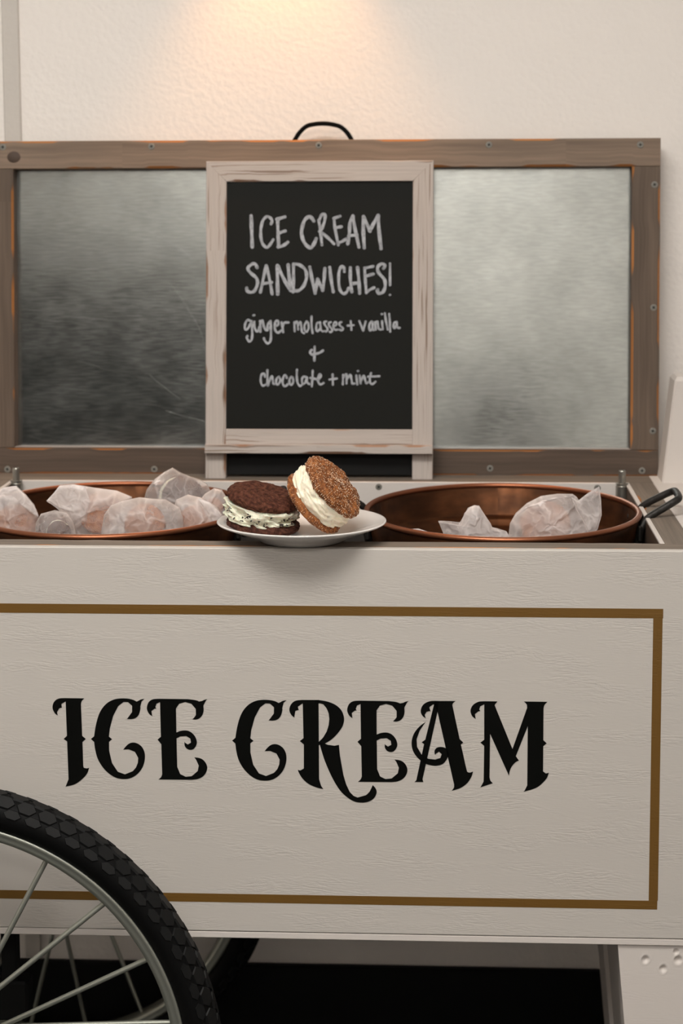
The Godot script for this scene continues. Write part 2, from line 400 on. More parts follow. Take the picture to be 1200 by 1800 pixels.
func plate_of(poly: PackedVector2Array, z0: float, z1: float, st: SurfaceTool) -> void:
	if Geometry2D.is_polygon_clockwise(poly):
		poly.reverse()
	st.set_smooth_group(-1)
	var idx := Geometry2D.triangulate_polygon(poly)
	for i in range(0, idx.size(), 3):
		var a := poly[idx[i]]
		var b := poly[idx[i + 1]]
		var c := poly[idx[i + 2]]
		if (b - a).cross(c - a) < 0.0:
			var s := b
			b = c
			c = s
		tri(st, Vector3(a.x, a.y, z1), Vector3(b.x, b.y, z1), Vector3(c.x, c.y, z1))
	for i in poly.size():
		var a := poly[i]
		var b := poly[(i + 1) % poly.size()]
		quad(st, Vector3(a.x, a.y, z0), Vector3(b.x, b.y, z0), Vector3(b.x, b.y, z1), Vector3(a.x, a.y, z1))


# chalk marker strokes: a ribbon with round ends laid on the board
func ribbon(st: SurfaceTool, flat: Array, half: float, z: float) -> void:
	var raw: Array[Vector2] = []
	for i in range(0, flat.size(), 2):
		raw.append(Vector2(flat[i], flat[i + 1]) * 0.0001)
	var pts: Array[Vector2] = []
	for i in raw.size() - 1:
		var p0 := raw[maxi(i - 1, 0)]
		var p3 := raw[mini(i + 2, raw.size() - 1)]
		for k in 5:
			pts.append(raw[i].cubic_interpolate(raw[i + 1], p0, p3, k / 5.0))
	pts.append(raw[-1])
	var left: Array[Vector2] = []
	var right: Array[Vector2] = []
	var length := 0.0
	for i in pts.size():
		var d := (pts[mini(i + 1, pts.size() - 1)] - pts[maxi(i - 1, 0)]).normalized()
		var w := half * (1.0 + 0.12 * sin(i * 0.9 + raw[0].x * 900.0))
		left.append(pts[i] + d.orthogonal() * -w)
		right.append(pts[i] + d.orthogonal() * w)
	var put := func(p: Vector2, u: float, v: float) -> void:
		st.set_uv(Vector2(u, v))
		st.add_vertex(Vector3(p.x, p.y, z))
	for i in pts.size() - 1:
		var step := pts[i].distance_to(pts[i + 1])
		var u0 := length * 14.0 + raw[0].x * 31.0
		length += step
		var u1 := length * 14.0 + raw[0].x * 31.0
		var q := [[left[i], u0, 0.0], [right[i], u0, 0.16], [right[i + 1], u1, 0.16], [left[i + 1], u1, 0.0]]
		var a: Vector2 = q[1][0] - q[0][0]
		var b: Vector2 = q[2][0] - q[0][0]
		var order := [0, 2, 1, 0, 3, 2] if a.cross(b) > 0.0 else [0, 1, 2, 0, 2, 3]
		for k: int in order:
			put.call(q[k][0], q[k][1], q[k][2])
	for e in 2:
		var c := pts[0] if e == 0 else pts[-1]
		for k in 12:
			var t0 := TAU * k / 12.0
			var t1 := TAU * (k + 1) / 12.0
			put.call(c, 0.3 + raw[0].x * 31.0, 0.08)
			put.call(c + Vector2(cos(t1), sin(t1)) * half, 0.34 + raw[0].x * 31.0, 0.05)
			put.call(c + Vector2(cos(t0), sin(t0)) * half, 0.3 + raw[0].x * 31.0, 0.05)


# ---------------------------------------------------------------- surfaces computed here
func plain(c: Color, rough := 0.7, metal := 0.0, spec := 0.5) -> StandardMaterial3D:
	var m := StandardMaterial3D.new()
	m.albedo_color = c
	m.roughness = rough
	m.metallic = metal
	m.metallic_specular = spec
	return m


func noise(id: int, freq: float, octaves := 4) -> FastNoiseLite:
	var n := FastNoiseLite.new()
	n.seed = id
	n.frequency = freq
	n.fractal_octaves = octaves
	n.noise_type = FastNoiseLite.TYPE_SIMPLEX_SMOOTH
	return n


func picture(w: int, h: int, f: Callable, floats := false) -> ImageTexture:
	var im := Image.create_empty(w, h, false, Image.FORMAT_RF if floats else Image.FORMAT_RGB8)
	for y in h:
		for x in w:
			var v = f.call(x, y)
			im.set_pixel(x, y, v if v is Color else Color(v, v, v))
	return ImageTexture.create_from_image(im)


func triplanar(m: StandardMaterial3D, scale: Vector3, offset := Vector3.ZERO, world := false) -> StandardMaterial3D:
	m.uv1_triplanar = true
	m.uv1_world_triplanar = world
	m.uv1_scale = scale
	m.uv1_offset = offset
	m.uv1_triplanar_sharpness = 8.0
	return m


func bumps(m: StandardMaterial3D, t: Texture2D, cm: float) -> void:
	m.heightmap_enabled = true
	m.heightmap_texture = t
	m.heightmap_scale = cm


func make_materials() -> void:
	# stucco
	var a := noise(3, 0.11, 3)
	var b := noise(4, 0.022, 2)
	var wall := plain(Color(0.94, 0.915, 0.89), 0.85, 0.0, 0.3)
	bumps(wall, picture(1024, 1024, func(x, y): return 0.5 + 0.42 * a.get_noise_2d(x, y) + 0.25 * b.get_noise_2d(x, y), true), 0.09)
	M.wall = triplanar(wall, Vector3.ONE * 0.8, Vector3(0.5, 0.0, 0.5), true)
	M.trim = plain(Color(0.80, 0.775, 0.745), 0.8)
	bumps(M.trim, wall.heightmap_texture, 0.05)
	triplanar(M.trim, Vector3.ONE * 0.8, Vector3.ZERO, true)
	M.ceiling = plain(Color(0.92, 0.91, 0.89), 0.9)
	M.floor = plain(Color(0.06, 0.058, 0.055), 0.6)
	M.black = plain(Color(0.05, 0.05, 0.048), 0.6, 0.0, 0.3)
	# white paint over rotary-cut plywood: short raised grain lines running along the cart
	var g1 := noise(11, 0.05, 3)
	var g2 := noise(12, 0.012, 2)
	var g3 := noise(13, 0.03, 2)
	var paint := plain(Color(0.765, 0.742, 0.715), 0.55, 0.0, 0.4)
	var grain := picture(2048, 1024, func(x, y):
		var bend := 9.0 * g2.get_noise_2d(x * 0.4, y)
		var r := g1.get_noise_2d(x * 0.32, (y + bend) * 4.2)
		var mask := clampf(0.45 + 1.3 * g3.get_noise_2d(x * 0.12, y * 0.5), 0.12, 1.0)
		return 0.5 + 0.45 * (1.0 - 2.0 * absf(r)) * mask, true)
	bumps(paint, grain, 0.05)
	M.paint = triplanar(paint, Vector3(0.9, 1.8, 1.8), Vector3(0.5, 0.5, 0.5))
	M.white = plain(Color(0.83, 0.80, 0.775), 0.6, 0.0, 0.4)
	bumps(M.white, grain, 0.02)
	triplanar(M.white, Vector3(0.9, 1.8, 1.8))
	M.gold = plain(Color(0.42, 0.30, 0.11), 0.45, 0.0, 0.5)
	bumps(M.gold, grain, 0.03)
	triplanar(M.gold, Vector3(0.9, 1.8, 1.8))
	M.letter = plain(Color(0.03, 0.032, 0.025), 0.7, 0.0, 0.2)
	# grain for stained boards, tinted by the vertex colours
	var w1 := noise(21, 0.02, 4)
	var w2 := noise(22, 0.006, 3)
	var streak := picture(1024, 512, func(x, y):
		var l := w1.get_noise_2d(x * 0.12, y * 1.9 + 9.0 * w2.get_noise_2d(x * 0.3, y * 0.4))
		var v := 0.9 + 0.10 * l + 0.10 * w2.get_noise_2d(x * 0.3, y)
		return Color(v, v * 0.985, v * 0.97))
	var wood := plain(Color.WHITE, 0.62, 0.0, 0.35)
	wood.albedo_texture = streak
	wood.vertex_color_use_as_albedo = true
	M.wood = wood
	# whitewash dragged over open grain
	var lime := plain(Color.WHITE, 0.75, 0.0, 0.3)
	lime.albedo_texture = picture(1024, 512, func(x, y):
		var l := w1.get_noise_2d(x * 0.1 + 900.0, y * 2.2 + 8.0 * w2.get_noise_2d(x * 0.5, y * 0.4))
		var k := clampf((l - 0.22) * 5.0, 0.0, 1.0) * clampf(0.55 + 1.4 * w2.get_noise_2d(x * 0.5 + 300.0, y), 0.0, 1.0)
		var v := 0.97 + 0.06 * l
		return Color(v, v, v).lerp(Color(0.62, 0.55, 0.50), k * 0.75))
	lime.vertex_color_use_as_albedo = true
	M.lime = lime
	# galvanised sheet: fine horizontal brushing, mottling and rubbed marks
	var s1 := noise(31, 0.12, 3)
	var s2 := noise(32, 0.01, 4)
	var marks := Image.create_empty(1024, 512, false, Image.FORMAT_RF)
	rng.seed = 77
	for k in 46:
		var p := Vector2(rng.randf() * 1024.0, rng.randf() * 512.0)
		var dir := Vector2.from_angle(rng.randfn(0.35, 0.5))
		var v := rng.randf_range(0.15, 0.6)
		for i in rng.randi_range(20, 150):
			p += dir
			dir = dir.rotated(rng.randfn(0.0, 0.02))
			var q := Vector2i(posmod(int(p.x), 1024), posmod(int(p.y), 512))
			marks.set_pixelv(q, Color(v, v, v))
	var sheet := plain(Color(0.755, 0.775, 0.775), 1.0, 0.97)
	sheet.roughness_texture = picture(1024, 512, func(x, y): return clampf(0.18 + 0.04 * s2.get_noise_2d(x, y * 1.5) + 0.045 * s1.get_noise_2d(x * 0.25, y * 3.0) + 0.16 * marks.get_pixel(x, y).r, 0.15, 0.8))
	sheet.albedo_texture = picture(1024, 512, func(x, y):
		var v := 0.9 + 0.05 * s1.get_noise_2d(x * 0.3, y * 1.6) + 0.06 * s2.get_noise_2d(x + 500.0, y) + 0.1 * marks.get_pixel(x, y).r
		return Color(v, v, v * 0.99))
	bumps(sheet, picture(1024, 512, func(x, y): return 0.5 + 0.3 * s1.get_noise_2d(x * 0.2, y * 1.8), true), 0.003)
	M.sheet = sheet
	M.lip = plain(Color(0.62, 0.585, 0.56), 0.5, 0.3)
	M.steel = plain(Color(0.62, 0.61, 0.58), 0.38, 0.9)
	M.galv = plain(Color(0.66, 0.67, 0.63), 0.42, 0.85)
	M.screw = plain(Color(0.50, 0.49, 0.46), 0.55, 0.3)
	M.dark = plain(Color(0.03, 0.03, 0.03), 0.8)
	M.stain_shade = plain(Color(0.33, 0.25, 0.19), 0.7)  # side lining: copper's brown reflection and shade put into the colour
	M.knot = plain(Color(0.30, 0.24, 0.2), 0.7)
	# chalkboard
	var slate := plain(Color(0.095, 0.098, 0.088), 0.6, 0.0, 0.25)
	M.slate = slate
	var chalk := plain(Color.WHITE, 0.9, 0.0, 0.2)
	var c1 := noise(41, 0.05, 3)
	chalk.albedo_texture = picture(512, 256, func(x, y):
		var v := 0.66 + 0.20 * c1.get_noise_2d(x * 0.18, y * 2.6) + 0.10 * c1.get_noise_2d(x * 0.5, y + 400.0)
		return Color(v * 0.98, v, v * 1.03))
	M.chalk = chalk
	# copper, iron, rubber
	var copper := plain(Color(0.37, 0.235, 0.145), 1.0, 0.85)
	var k1 := noise(51, 0.015, 4)
	copper.roughness_texture = picture(512, 512, func(x, y): return 0.5 + 0.14 * k1.get_noise_2d(x, y * 0.4))
	copper.albedo_texture = picture(512, 512, func(x, y):
		var v := 0.84 + 0.3 * k1.get_noise_2d(x * 0.5 + 70.0, y)
		return Color(v, v * 0.97, v * 0.94))
	M.copper = triplanar(copper, Vector3.ONE * 4.0)
	M.rim = plain(Color(0.58, 0.365, 0.26), 0.4, 0.85)
	M.iron = plain(Color(0.16, 0.15, 0.14), 0.5, 0.5)
	bumps(M.iron, copper.roughness_texture, 0.3)
	triplanar(M.iron, Vector3.ONE * 14.0)
	M.rubber = plain(Color(0.032, 0.032, 0.032), 0.6, 0.0, 0.25)
	M.tread = plain(Color(0.05, 0.052, 0.052), 0.55, 0.0, 0.35)
	# crockery and food
	var china := plain(Color(0.90, 0.885, 0.87), 0.16)
	china.clearcoat_enabled = true
	china.clearcoat = 0.4
	china.clearcoat_roughness = 0.05
	M.china = china
	var fine := noise(61, 0.07, 4)
	var crumb := picture(512, 512, func(x, y): return 0.5 + 0.45 * fine.get_noise_2d(x, y), true)
	var choc := plain(Color.WHITE, 0.8, 0.0, 0.3)
	choc.vertex_color_use_as_albedo = true
	bumps(choc, crumb, 0.16)
	M.choc = triplanar(choc, Vector3.ONE * 13.0)
	var ginger := plain(Color.WHITE, 0.7, 0.0, 0.4)
	ginger.vertex_color_use_as_albedo = true
	bumps(ginger, crumb, 0.16)
	M.ginger = triplanar(ginger, Vector3.ONE * 13.0)
	var sugar := plain(Color(0.97, 0.89, 0.78), 0.15, 0.0, 0.7)
	M.sugar = sugar
	var mint := plain(Color(0.885, 0.872, 0.785), 0.5)
	mint.subsurf_scatter_enabled = true
	mint.subsurf_scatter_strength = 0.15
	bumps(mint, crumb, 0.1)
	M.mint = triplanar(mint, Vector3.ONE * 10.0)
	var van := plain(Color(0.945, 0.90, 0.81), 0.45)
	van.subsurf_scatter_enabled = true
	van.subsurf_scatter_strength = 0.15
	bumps(van, crumb, 0.06)
	M.vanilla = triplanar(van, Vector3.ONE * 8.0)
	M.chip = plain(Color(0.10, 0.06, 0.045), 0.5)
	var paper := plain(Color(0.93, 0.90, 0.89), 0.42, 0.0, 0.5)
	paper.transparency = BaseMaterial3D.TRANSPARENCY_ALPHA
	paper.vertex_color_use_as_albedo = true
	paper.cull_mode = BaseMaterial3D.CULL_DISABLED
	paper.backlight_enabled = true
	paper.backlight = Color(0.5, 0.48, 0.46)
	M.paper = paper
	var glow := plain(Color(1, 1, 1), 0.6)
	glow.emission_enabled = true
	glow.emission = Color(1.0, 0.95, 0.88)
	glow.emission_energy_multiplier = 3.0
	M.panel_glow = glow
	var bulb := glow.duplicate()
	bulb.emission = Color(1.0, 0.72, 0.42)
	M.bulb_glow = bulb


# ---------------------------------------------------------------- the room
func build_room() -> void:
	struct("wall_back", cbox(Vector3(5.6, 2.9, 0.1), 0.0005), M.wall, Vector3(0, 1.4, WALL - 0.05))
	struct("floor", cbox(Vector3(5.6, 0.1, 5.4), 0.0005), M.floor, Vector3(0, -0.05, 1.9))
	struct("ceiling", cbox(Vector3(5.6, 0.1, 5.4), 0.0005), M.ceiling, Vector3(0, 2.85, 1.9))
	struct("wall_left", cbox(Vector3(0.1, 2.9, 5.4), 0.0005), M.wall, Vector3(-2.8, 1.4, 1.9))
	struct("wall_right", cbox(Vector3(0.1, 2.9, 5.4), 0.0005), M.wall, Vector3(2.8, 1.4, 1.9))
	struct("wall_front", cbox(Vector3(5.6, 2.9, 0.1), 0.0005), M.wall, Vector3(0, 1.4, 4.5))
	struct("baseboard_back", cbox(Vector3(5.5, 0.137, 0.014), 0.003), M.black, Vector3(0, 0.0685, WALL + 0.007))
	# flat painted cable cover running up the wall
	struct("trim_1", cbox(Vector3(0.0245, 2.66, 0.006), 0.0015), M.trim, Vector3(-0.5067, 1.47, WALL + 0.003))
	# unseen dark cabinet and block, added for what the metal sheet mirrors
	var t := thing("added_cabinet", "unseen dark cabinet added for the dark reflection in the metal sheet", "cabinet", Vector3(-1.5, 0, 4.2))
	slab(-1.2, 1.2, 0.0, 1.80, -0.2, 0.22, "body", M.black, t, 0.004)
	for s: float in [-0.595, 0.595]:
		var d := slab(s - 0.585, s + 0.585, 0.1, 1.76, -0.222, -0.201, "door", M.black, t, 0.003)
		slab(-0.006 - signf(s) * 0.53, 0.006 - signf(s) * 0.53, -0.08, 0.08, -0.035, -0.0106, "handle", M.steel, d, 0.002)
	var p := thing("photographer_stand_in", "unseen black plinth standing on the floor in front of the cart", "stand_in", Vector3(0.28, 0, 2.42))  # added to give the photographer's dark blur in the sheet
	slab(-0.13, 0.13, 0.0, 1.22, -0.13, 0.13, "column", M.black, p, 0.004)
	slab(-0.15, 0.15, 1.22, 1.25, -0.15, 0.15, "top", M.black, p, 0.004)


func ceiling_panel(at: Vector3, size: Vector2, energy: float, label: String) -> void:
	var t := thing("ceiling_light", label, "ceiling light", at, "flat ceiling panels")
	slab(-size.x / 2 - 0.02, size.x / 2 + 0.02, -0.03, 0.0, -size.y / 2 - 0.02, size.y / 2 + 0.02, "frame", M.ceiling, t, 0.003)
	slab(-size.x / 2, size.x / 2, -0.036, -0.031, -size.y / 2, size.y / 2, "diffuser", M.panel_glow, t, 0.001)
	var l := AreaLight3D.new()
	l.name = "panel_light"
	l.area_size = size
	l.light_energy = energy
	l.light_color = Color(0.948, 0.972, 1.0)
	l.shadow_enabled = true
	l.rotation.x = -PI / 2.0
	l.position.y = -0.045
	l.set("area_range", 9.0)
	t.add_child(l)


func wall_lamp() -> void:
	var at := Vector3(-0.118, 1.846, WALL + 0.10)
	var t := thing("wall_lamp", "small wall lamp whose warm light falls down the wall above the chalkboard", "lamp", at)
	part("shade", lathe([Vector2(0.030, -0.012), Vector2(0.031, -0.012), Vector2(0.024, 0.06), Vector2(0.0, 0.062)], 32), M.iron, t)
	part("bracket", tube([Vector3(0, 0.055, 0), Vector3(0, 0.09, -0.01), Vector3(0, 0.09, -0.098)], 0.006), M.iron, t)
	var bulb := SphereMesh.new()
	bulb.radius = 0.011
	bulb.height = 0.022
	part("bulb", bulb, M.bulb_glow, t)
	var l := SpotLight3D.new()
	l.name = "bulb_light"
	l.light_color = Color(1.0, 0.70, 0.38)
	l.light_energy = LAMP
	l.light_size = 0.02
	l.spot_angle = 35.5
	l.spot_angle_attenuation = 0.7
	l.spot_range = 8.0
	l.spot_attenuation = 2.0
	l.shadow_enabled = true
	l.rotation.x = -PI / 2.0
	t.add_child(l)


# ---------------------------------------------------------------- the cart
func screw(parent: Node, at: Vector3, r := 0.0048, id := 0) -> void:
	part("screw", lathe([Vector2(r, 0.0), Vector2(r, 0.0004), Vector2(r * 0.86, 0.0009), Vector2(r * 0.4, 0.0010), Vector2(0.0, 0.0003)], 18, 1, 1, true), M.screw, parent, Transform3D(Basis(Vector3.RIGHT, PI / 2.0), at))
	for k in 2:
		part("slot", cbox(Vector3(r * 0.95, 0.0006, r * 0.26), 0.00005), M.dark, parent, Transform3D(Basis(Vector3.RIGHT, PI / 2.0) * Basis(Vector3.UP, 0.4 * id + k * PI / 2.0), at + Vector3(0, 0, 0.0010)))


func build_cart() -> void:
	var cart := thing("ice_cream_cart", "white wooden ice cream cart with black lettering, gold border, open lid and spoked wheels", "cart")
	var half := 0.529
	var x0 := MID - half
	var x1 := MID + half
	# body
	var front := slab(x0, x1, TOP - 0.4545, TOP, -0.012, 0.0, "front_panel", M.paint, cart, 0.0009)
	var fo := Vector3(-MID, -(TOP - 0.22725), 0.006)      # from cart to panel axes
	slab(x0, x0 + 0.012, TOP - 0.4545, TOP, -0.535, -0.0125, "side_panel", M.white, cart)
	slab(x1 - 0.012, x1, TOP - 0.4545, TOP, -0.535, -0.0125, "side_panel", M.white, cart)
	slab(x0, x1, TOP - 0.4545, TOP - 0.002, -0.547, -0.5355, "back_panel", M.white, cart)
	slab(x0, x1, TOP - 0.4632, TOP - 0.4553, -0.547, -0.0008, "bottom_board", M.white, cart, 0.0008)
	# gold line round the front, four painted strips
	for r in [[-0.481, 0.3631, -0.0772, -0.0662], [-0.481, 0.3619, -0.4194, -0.4090], [0.3520, 0.3625, -0.4090, -0.0772], [-0.481, -0.4705, -0.4090, -0.0772]]:
		var s := cbox(Vector3(r[1] - r[0], r[3] - r[2], 0.0003), 0.00005)
		part("border_stripe", s, M.gold, front, Transform3D(Basis(), Vector3((r[0] + r[1]) / 2, TOP + (r[2] + r[3]) / 2, 0.0001) + fo))
	# black lettering, one piece per letter
	for l in [["I", 0.0, 0.0], ["C", 0.0, 0.0], ["E", 0.0, 0.0], ["C", 0.164, 0.0002], ["R", 0.0, 0.0], ["E", 0.231, 0.0004], ["A", 0.0, 0.0], ["M", 0.0, 0.0]]:
		var st := begin()
		for poly: Array in LETTERING[l[0]]:
			plate_of(outline(poly), -0.0001, 0.0004, st)
		part("letter_" + (l[0] as String).to_lower(), done(st), M.letter, front, Transform3D(Basis(), Vector3(l[1], TOP + l[2], 0.0) + fo))
	# top: white shoulders, stained trim round the opening, white lining with copper's reflection painted on its sides
	var gx := 0.4606
	for s: float in [-1.0, 1.0]:
		slab(minf(MID + s * gx, MID + s * (half - 0.0125)), maxf(MID + s * gx, MID + s * (half - 0.0125)), TOP - 0.014, TOP, -0.535, -0.0455, "shoulder", M.white, cart)
		var bm := board(0.433, 0.0327, 0.014, 5 + int(s), TRIM, BARE, 0.25)
		part("top_trim", bm, M.wood, cart, Transform3D(Basis(Vector3.UP, PI / 2.0) * Basis(Vector3.RIGHT, -PI / 2.0), Vector3(MID + s * (gx - 0.01645), TOP - 0.007, -0.2565)))
		slab(minf(MID + s * 0.4275, MID + s * 0.4225), maxf(MID + s * 0.4275, MID + s * 0.4225), TOP - 0.2, TOP - 0.003, -0.473, -0.0455, "lining", M.stain_shade, cart, 0.0008)
		slab(minf(MID + s * 0.4277, MID + s * 0.4222), maxf(MID + s * 0.4277, MID + s * 0.4222), TOP - 0.0029, TOP + 0.0006, -0.4735, -0.0455, "lining_edge", M.white, cart, 0.0008)
	part("top_trim", board(2.0 * half - 0.03, 0.0325, 0.014, 11, TRIM, BARE, 0.3), M.wood, cart, Transform3D(Basis(Vector3.RIGHT, -PI / 2.0), Vector3(MID, TOP - 0.007, -0.0288)))
	part("top_trim", board(2.0 * gx, 0.060, 0.014, 12, TRIM, BARE, 0.25), M.wood, cart, Transform3D(Basis(Vector3.RIGHT, -PI / 2.0), Vector3(MID, TOP - 0.007, -0.5036)))
	var liner := slab(MID - 0.4225, MID + 0.4225, TOP - 0.2, TOP + 0.0004, -0.473, -0.467, "lining", M.white, cart, 0.0008)
	slab(MID - 0.4225, MID + 0.4225, TOP - 0.2, TOP - 0.016, -0.0515, -0.0455, "lining", M.white, cart)
	slab(MID - 0.428, MID + 0.428, TOP - 0.066, TOP - 0.054, -0.4665, -0.052, "shelf", M.black, cart)  # black carries the shade of the deep well
	for x: float in [0.026, 0.325]:
		screw(liner, Vector3(x - MID, 0.0935, 0.003), 0.0045, int(x * 100))
	# round metal sockets and pins in the back corners
	for s: float in [-1.0, 1.0]:
		var at := Vector3(MID + s * 0.4165, TOP, -0.4565)
		var so := part("latch_socket", lathe([Vector2(0.0, -0.07), Vector2(0.0085, -0.07), Vector2(0.0085, -0.002), Vector2(0.0078, -0.001), Vector2(0.0078, 0.0008), Vector2(0.0085, 0.0014), Vector2(0.0085, 0.002), Vector2(0.0, 0.002)], 24, 1, 1, true), M.steel, cart, Transform3D(Basis(), at))
		part("pin", lathe([Vector2(0.0, 0.0), Vector2(0.0050, 0.0), Vector2(0.0050, 0.0165), Vector2(0.0045, 0.0175), Vector2(0.0028, 0.0175), Vector2(0.0026, 0.012), Vector2(0.0, 0.012)], 20, 1, 1, true), M.steel, so, Transform3D(Basis(), Vector3(0, 0.002, 0)))
	build_lid(cart)
	# push bar post on the right shoulder
	var st := begin()
	var q := func(xa: float, xb: float, za: float, zb: float, y: float, c: float) -> Array:
		return [Vector3(xa + c, y, zb), Vector3(xb, y, zb), Vector3(xb, y, za), Vector3(xa + c, y, za), Vector3(xa, y, za + c), Vector3(xa, y, zb - c)]
	frustum(st, q.call(0.4135, 0.486, -0.535, -0.474, 0.0, 0.003), q.call(0.4285, 0.500, -0.535, -0.474, 0.140, 0.003))
	frustum(st, q.call(0.4285, 0.500, -0.535, -0.474, 0.140, 0.003), q.call(0.4325, 0.496, -0.531, -0.478, 0.1455, 0.003))
	part("handle_post", done(st), M.white, cart, Transform3D(Basis(), Vector3(0, TOP, 0)))
	# legs: front and back at the right end, flared towards the floor
	build_leg(cart)
	# wheels, axle and the struts that carry it
	var near := build_wheel("wheel", cart, Vector3(-0.4553, 0.325, 0.09), 0.0, true)
	near.set_meta("label", "front spoked wheel with black treaded tyre")
	build_wheel("wheel", cart, Vector3(-0.4553, 0.325, -0.564), -0.01, false)
	part("axle", tube([Vector3(-0.4553, 0.325, 0.105), Vector3(-0.4553, 0.325, -0.58)], 0.009, 14, 1), M.galv, cart)
	for z: float in [-0.09, -0.43]:
		for x: float in [-0.497, -0.413]:
			slab(x - 0.0095, x + 0.0095, 0.31, 0.437, z - 0.011, z + 0.011, "axle_strut", M.black, cart, 0.002)
		slab(-0.52, -0.39, 0.295, 0.345, z - 0.016, z + 0.016, "axle_block", M.black, cart, 0.003)


func build_leg(cart: Node) -> void:
	for z1: float in [-0.004, -0.36]:
		var z0 := z1 - (0.246 if z1 > -0.1 else 0.16)
		var st := begin()
		var low := [Vector3(0.3585, 0, z1), Vector3(0.462, 0, z1), Vector3(0.462, 0, z0), Vector3(0.3585, 0, z0)]
		var high := [Vector3(0.3178, 0.4366, z1), Vector3(0.462, 0.4366, z1), Vector3(0.462, 0.4366, z0), Vector3(0.3178, 0.4366, z0)]
		st.set_smooth_group(-1)
		for i in [1, 2, 3]:
			var j: int = (i + 1) % 4
			quad(st, low[i], low[j], high[j], high[i])
		quad(st, high[0], high[1], high[2], high[3])
		quad(st, low[3], low[2], low[1], low[0])
		# front face with filled screw holes that have sunk
		st.set_smooth_group(1)
		var holes := [[0.3500, 0.4186, 0.0044], [0.3705, 0.4077, 0.0044], [0.3875, 0.4186, 0.0048], [0.3850, 0.4290, 0.0034], [0.438, 0.405, 0.0042], [0.438, 0.03, 0.0042]]
		var ny := 90
		var nx := 110
		var at := func(i: int, j: int) -> Vector3:
			var v := pow(float(j) / ny, 0.35)
			var p := Vector3(lerpf(lerpf(0.3585, 0.3178, v), 0.462, float(i) / nx), 0.4366 * v, z1)
			if i > 0 and i < nx and j > 0 and j < ny:
				for h: Array in holes:
					var d: float = Vector2(p.x - h[0], p.y - h[1]).length() / h[2]
					p.z += (-0.0042 * clampf(1.1 - d, 0.0, 0.8) + 0.0005 * exp(-pow((d - 1.2) * 5.0, 2.0)))
			return p
		for i in nx:
			for j in ny:
				quad(st, at.call(i, j), at.call(i + 1, j), at.call(i + 1, j + 1), at.call(i, j + 1))
		part("leg", done(st), M.white, cart)


func build_lid(cart: Node) -> void:
	var lid := Node3D.new()
	lid.name = "lid"
	lid.transform = Transform3D(Basis(Vector3.RIGHT, deg_to_rad(-5.0)), Vector3(0, TOP - 0.0022, -0.54))
	cart.add_child(lid)
	var l := -0.536
	var r := 0.4160
	var w := 0.0392
	var top := 0.4735
	var t := 0.032
	part("rail", board(r - l, w, t, 31, LID * 1.4, BARE, 0.42), M.wood, lid, lay(null, (l + r) / 2, top - w / 2, -t / 2))  # lighter tone: the wall lamp's light put into the colour
	part("rail", board(r - l, 0.0375, t, 32, LID * 0.6, BARE * 0.8, 0.40), M.wood, lid, lay(null, (l + r) / 2, 0.01875, -t / 2))  # darker tone: shade low on the lid put into the colour
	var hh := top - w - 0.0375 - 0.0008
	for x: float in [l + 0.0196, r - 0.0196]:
		part("stile", board(hh, 0.0392, t, 33 + int(x > 0) * 2, LID * 0.8, BARE, 0.52), M.wood, lid, lay(null, x, 0.0379 + hh / 2, -t / 2, true))  # stiles toned between the lit top rail and shaded bottom rail
	# metal sheet let into the frame
	var st := begin()
	st.set_smooth_group(-1)
	var a := Vector3(l + 0.03, 0.03, -0.024)
	var b := Vector3(r - 0.03, top - 0.03, -0.024)
	var put := func(x: float, y: float) -> void:
		st.set_uv(Vector2((x - l) / (r - l), 1.0 - y / 0.476))
		st.add_vertex(Vector3(x, y, a.z))
	for p in [[a.x, a.y], [b.x, b.y], [b.x, a.y], [a.x, a.y], [a.x, b.y], [b.x, b.y]]:
		put.call(p[0], p[1])
	st.generate_normals()
	part("metal_sheet", st.commit(), M.sheet, lid)
	slab(a.x, b.x, a.y, b.y, -0.031, -0.0245, "backing_board", M.white, lid)
	slab(l + 0.0394, r - 0.0394, 0.0376, 0.0392, -0.0238, -0.0012, "sheet_lip", M.lip, lid, 0.0004)
	var n := 0
	for p in [[-0.5113, 0.4650], [-0.2988, 0.4650], [-0.0617, 0.4655], [0.1772, 0.4650], [0.3877, 0.4640], [0.4078, 0.4085], [0.4077, 0.2372], [0.4076, 0.0643], [0.393, 0.0085], [0.1803, 0.0108], [-0.296, 0.0075], [-0.5072, 0.0065], [-0.5275, 0.2372], [-0.5275, 0.0643], [-0.06, 0.0095]]:
		screw(lid, Vector3(p[0], p[1], 0.0), 0.0047, n)
		n += 1
	part("knot", lathe([Vector2(0.0095, 0.0), Vector2(0.0092, 0.0003), Vector2(0.0, 0.0003)], 24, 1.0, 0.85), M.knot, lid, Transform3D(Basis(Vector3.RIGHT, PI / 2.0), Vector3(-0.4957, 0.4508, 0.0)))
	# black bow handle on the edge that is lifted
	var pts := [Vector3(-0.0985, top - 0.002, -0.016), Vector3(-0.0905, top + 0.011, -0.016), Vector3(-0.080, top + 0.0205, -0.016), Vector3(-0.068, top + 0.0235, -0.016), Vector3(-0.057, top + 0.0242, -0.016), Vector3(-0.045, top + 0.0232, -0.016), Vector3(-0.032, top + 0.0195, -0.016), Vector3(-0.022, top + 0.0105, -0.016), Vector3(-0.0145, top - 0.002, -0.016)]
	part("handle", tube(pts, 0.0032, 12, 5, 1.0), M.letter, lid)


func tread_block(w: float, l: float) -> ArrayMesh:
	var st := begin()
	var low := []
	var high := []
	for k in 6:
		var a := TAU * k / 6.0
		var p := Vector3(cos(a) * l * 0.5, 0.0, -sin(a) * w * 0.577)
		low.append(p + Vector3(0, -0.0012, 0))
		high.append(p * 0.88 + Vector3(0, 0.0013, 0))
	frustum(st, low, high)
	return done(st)


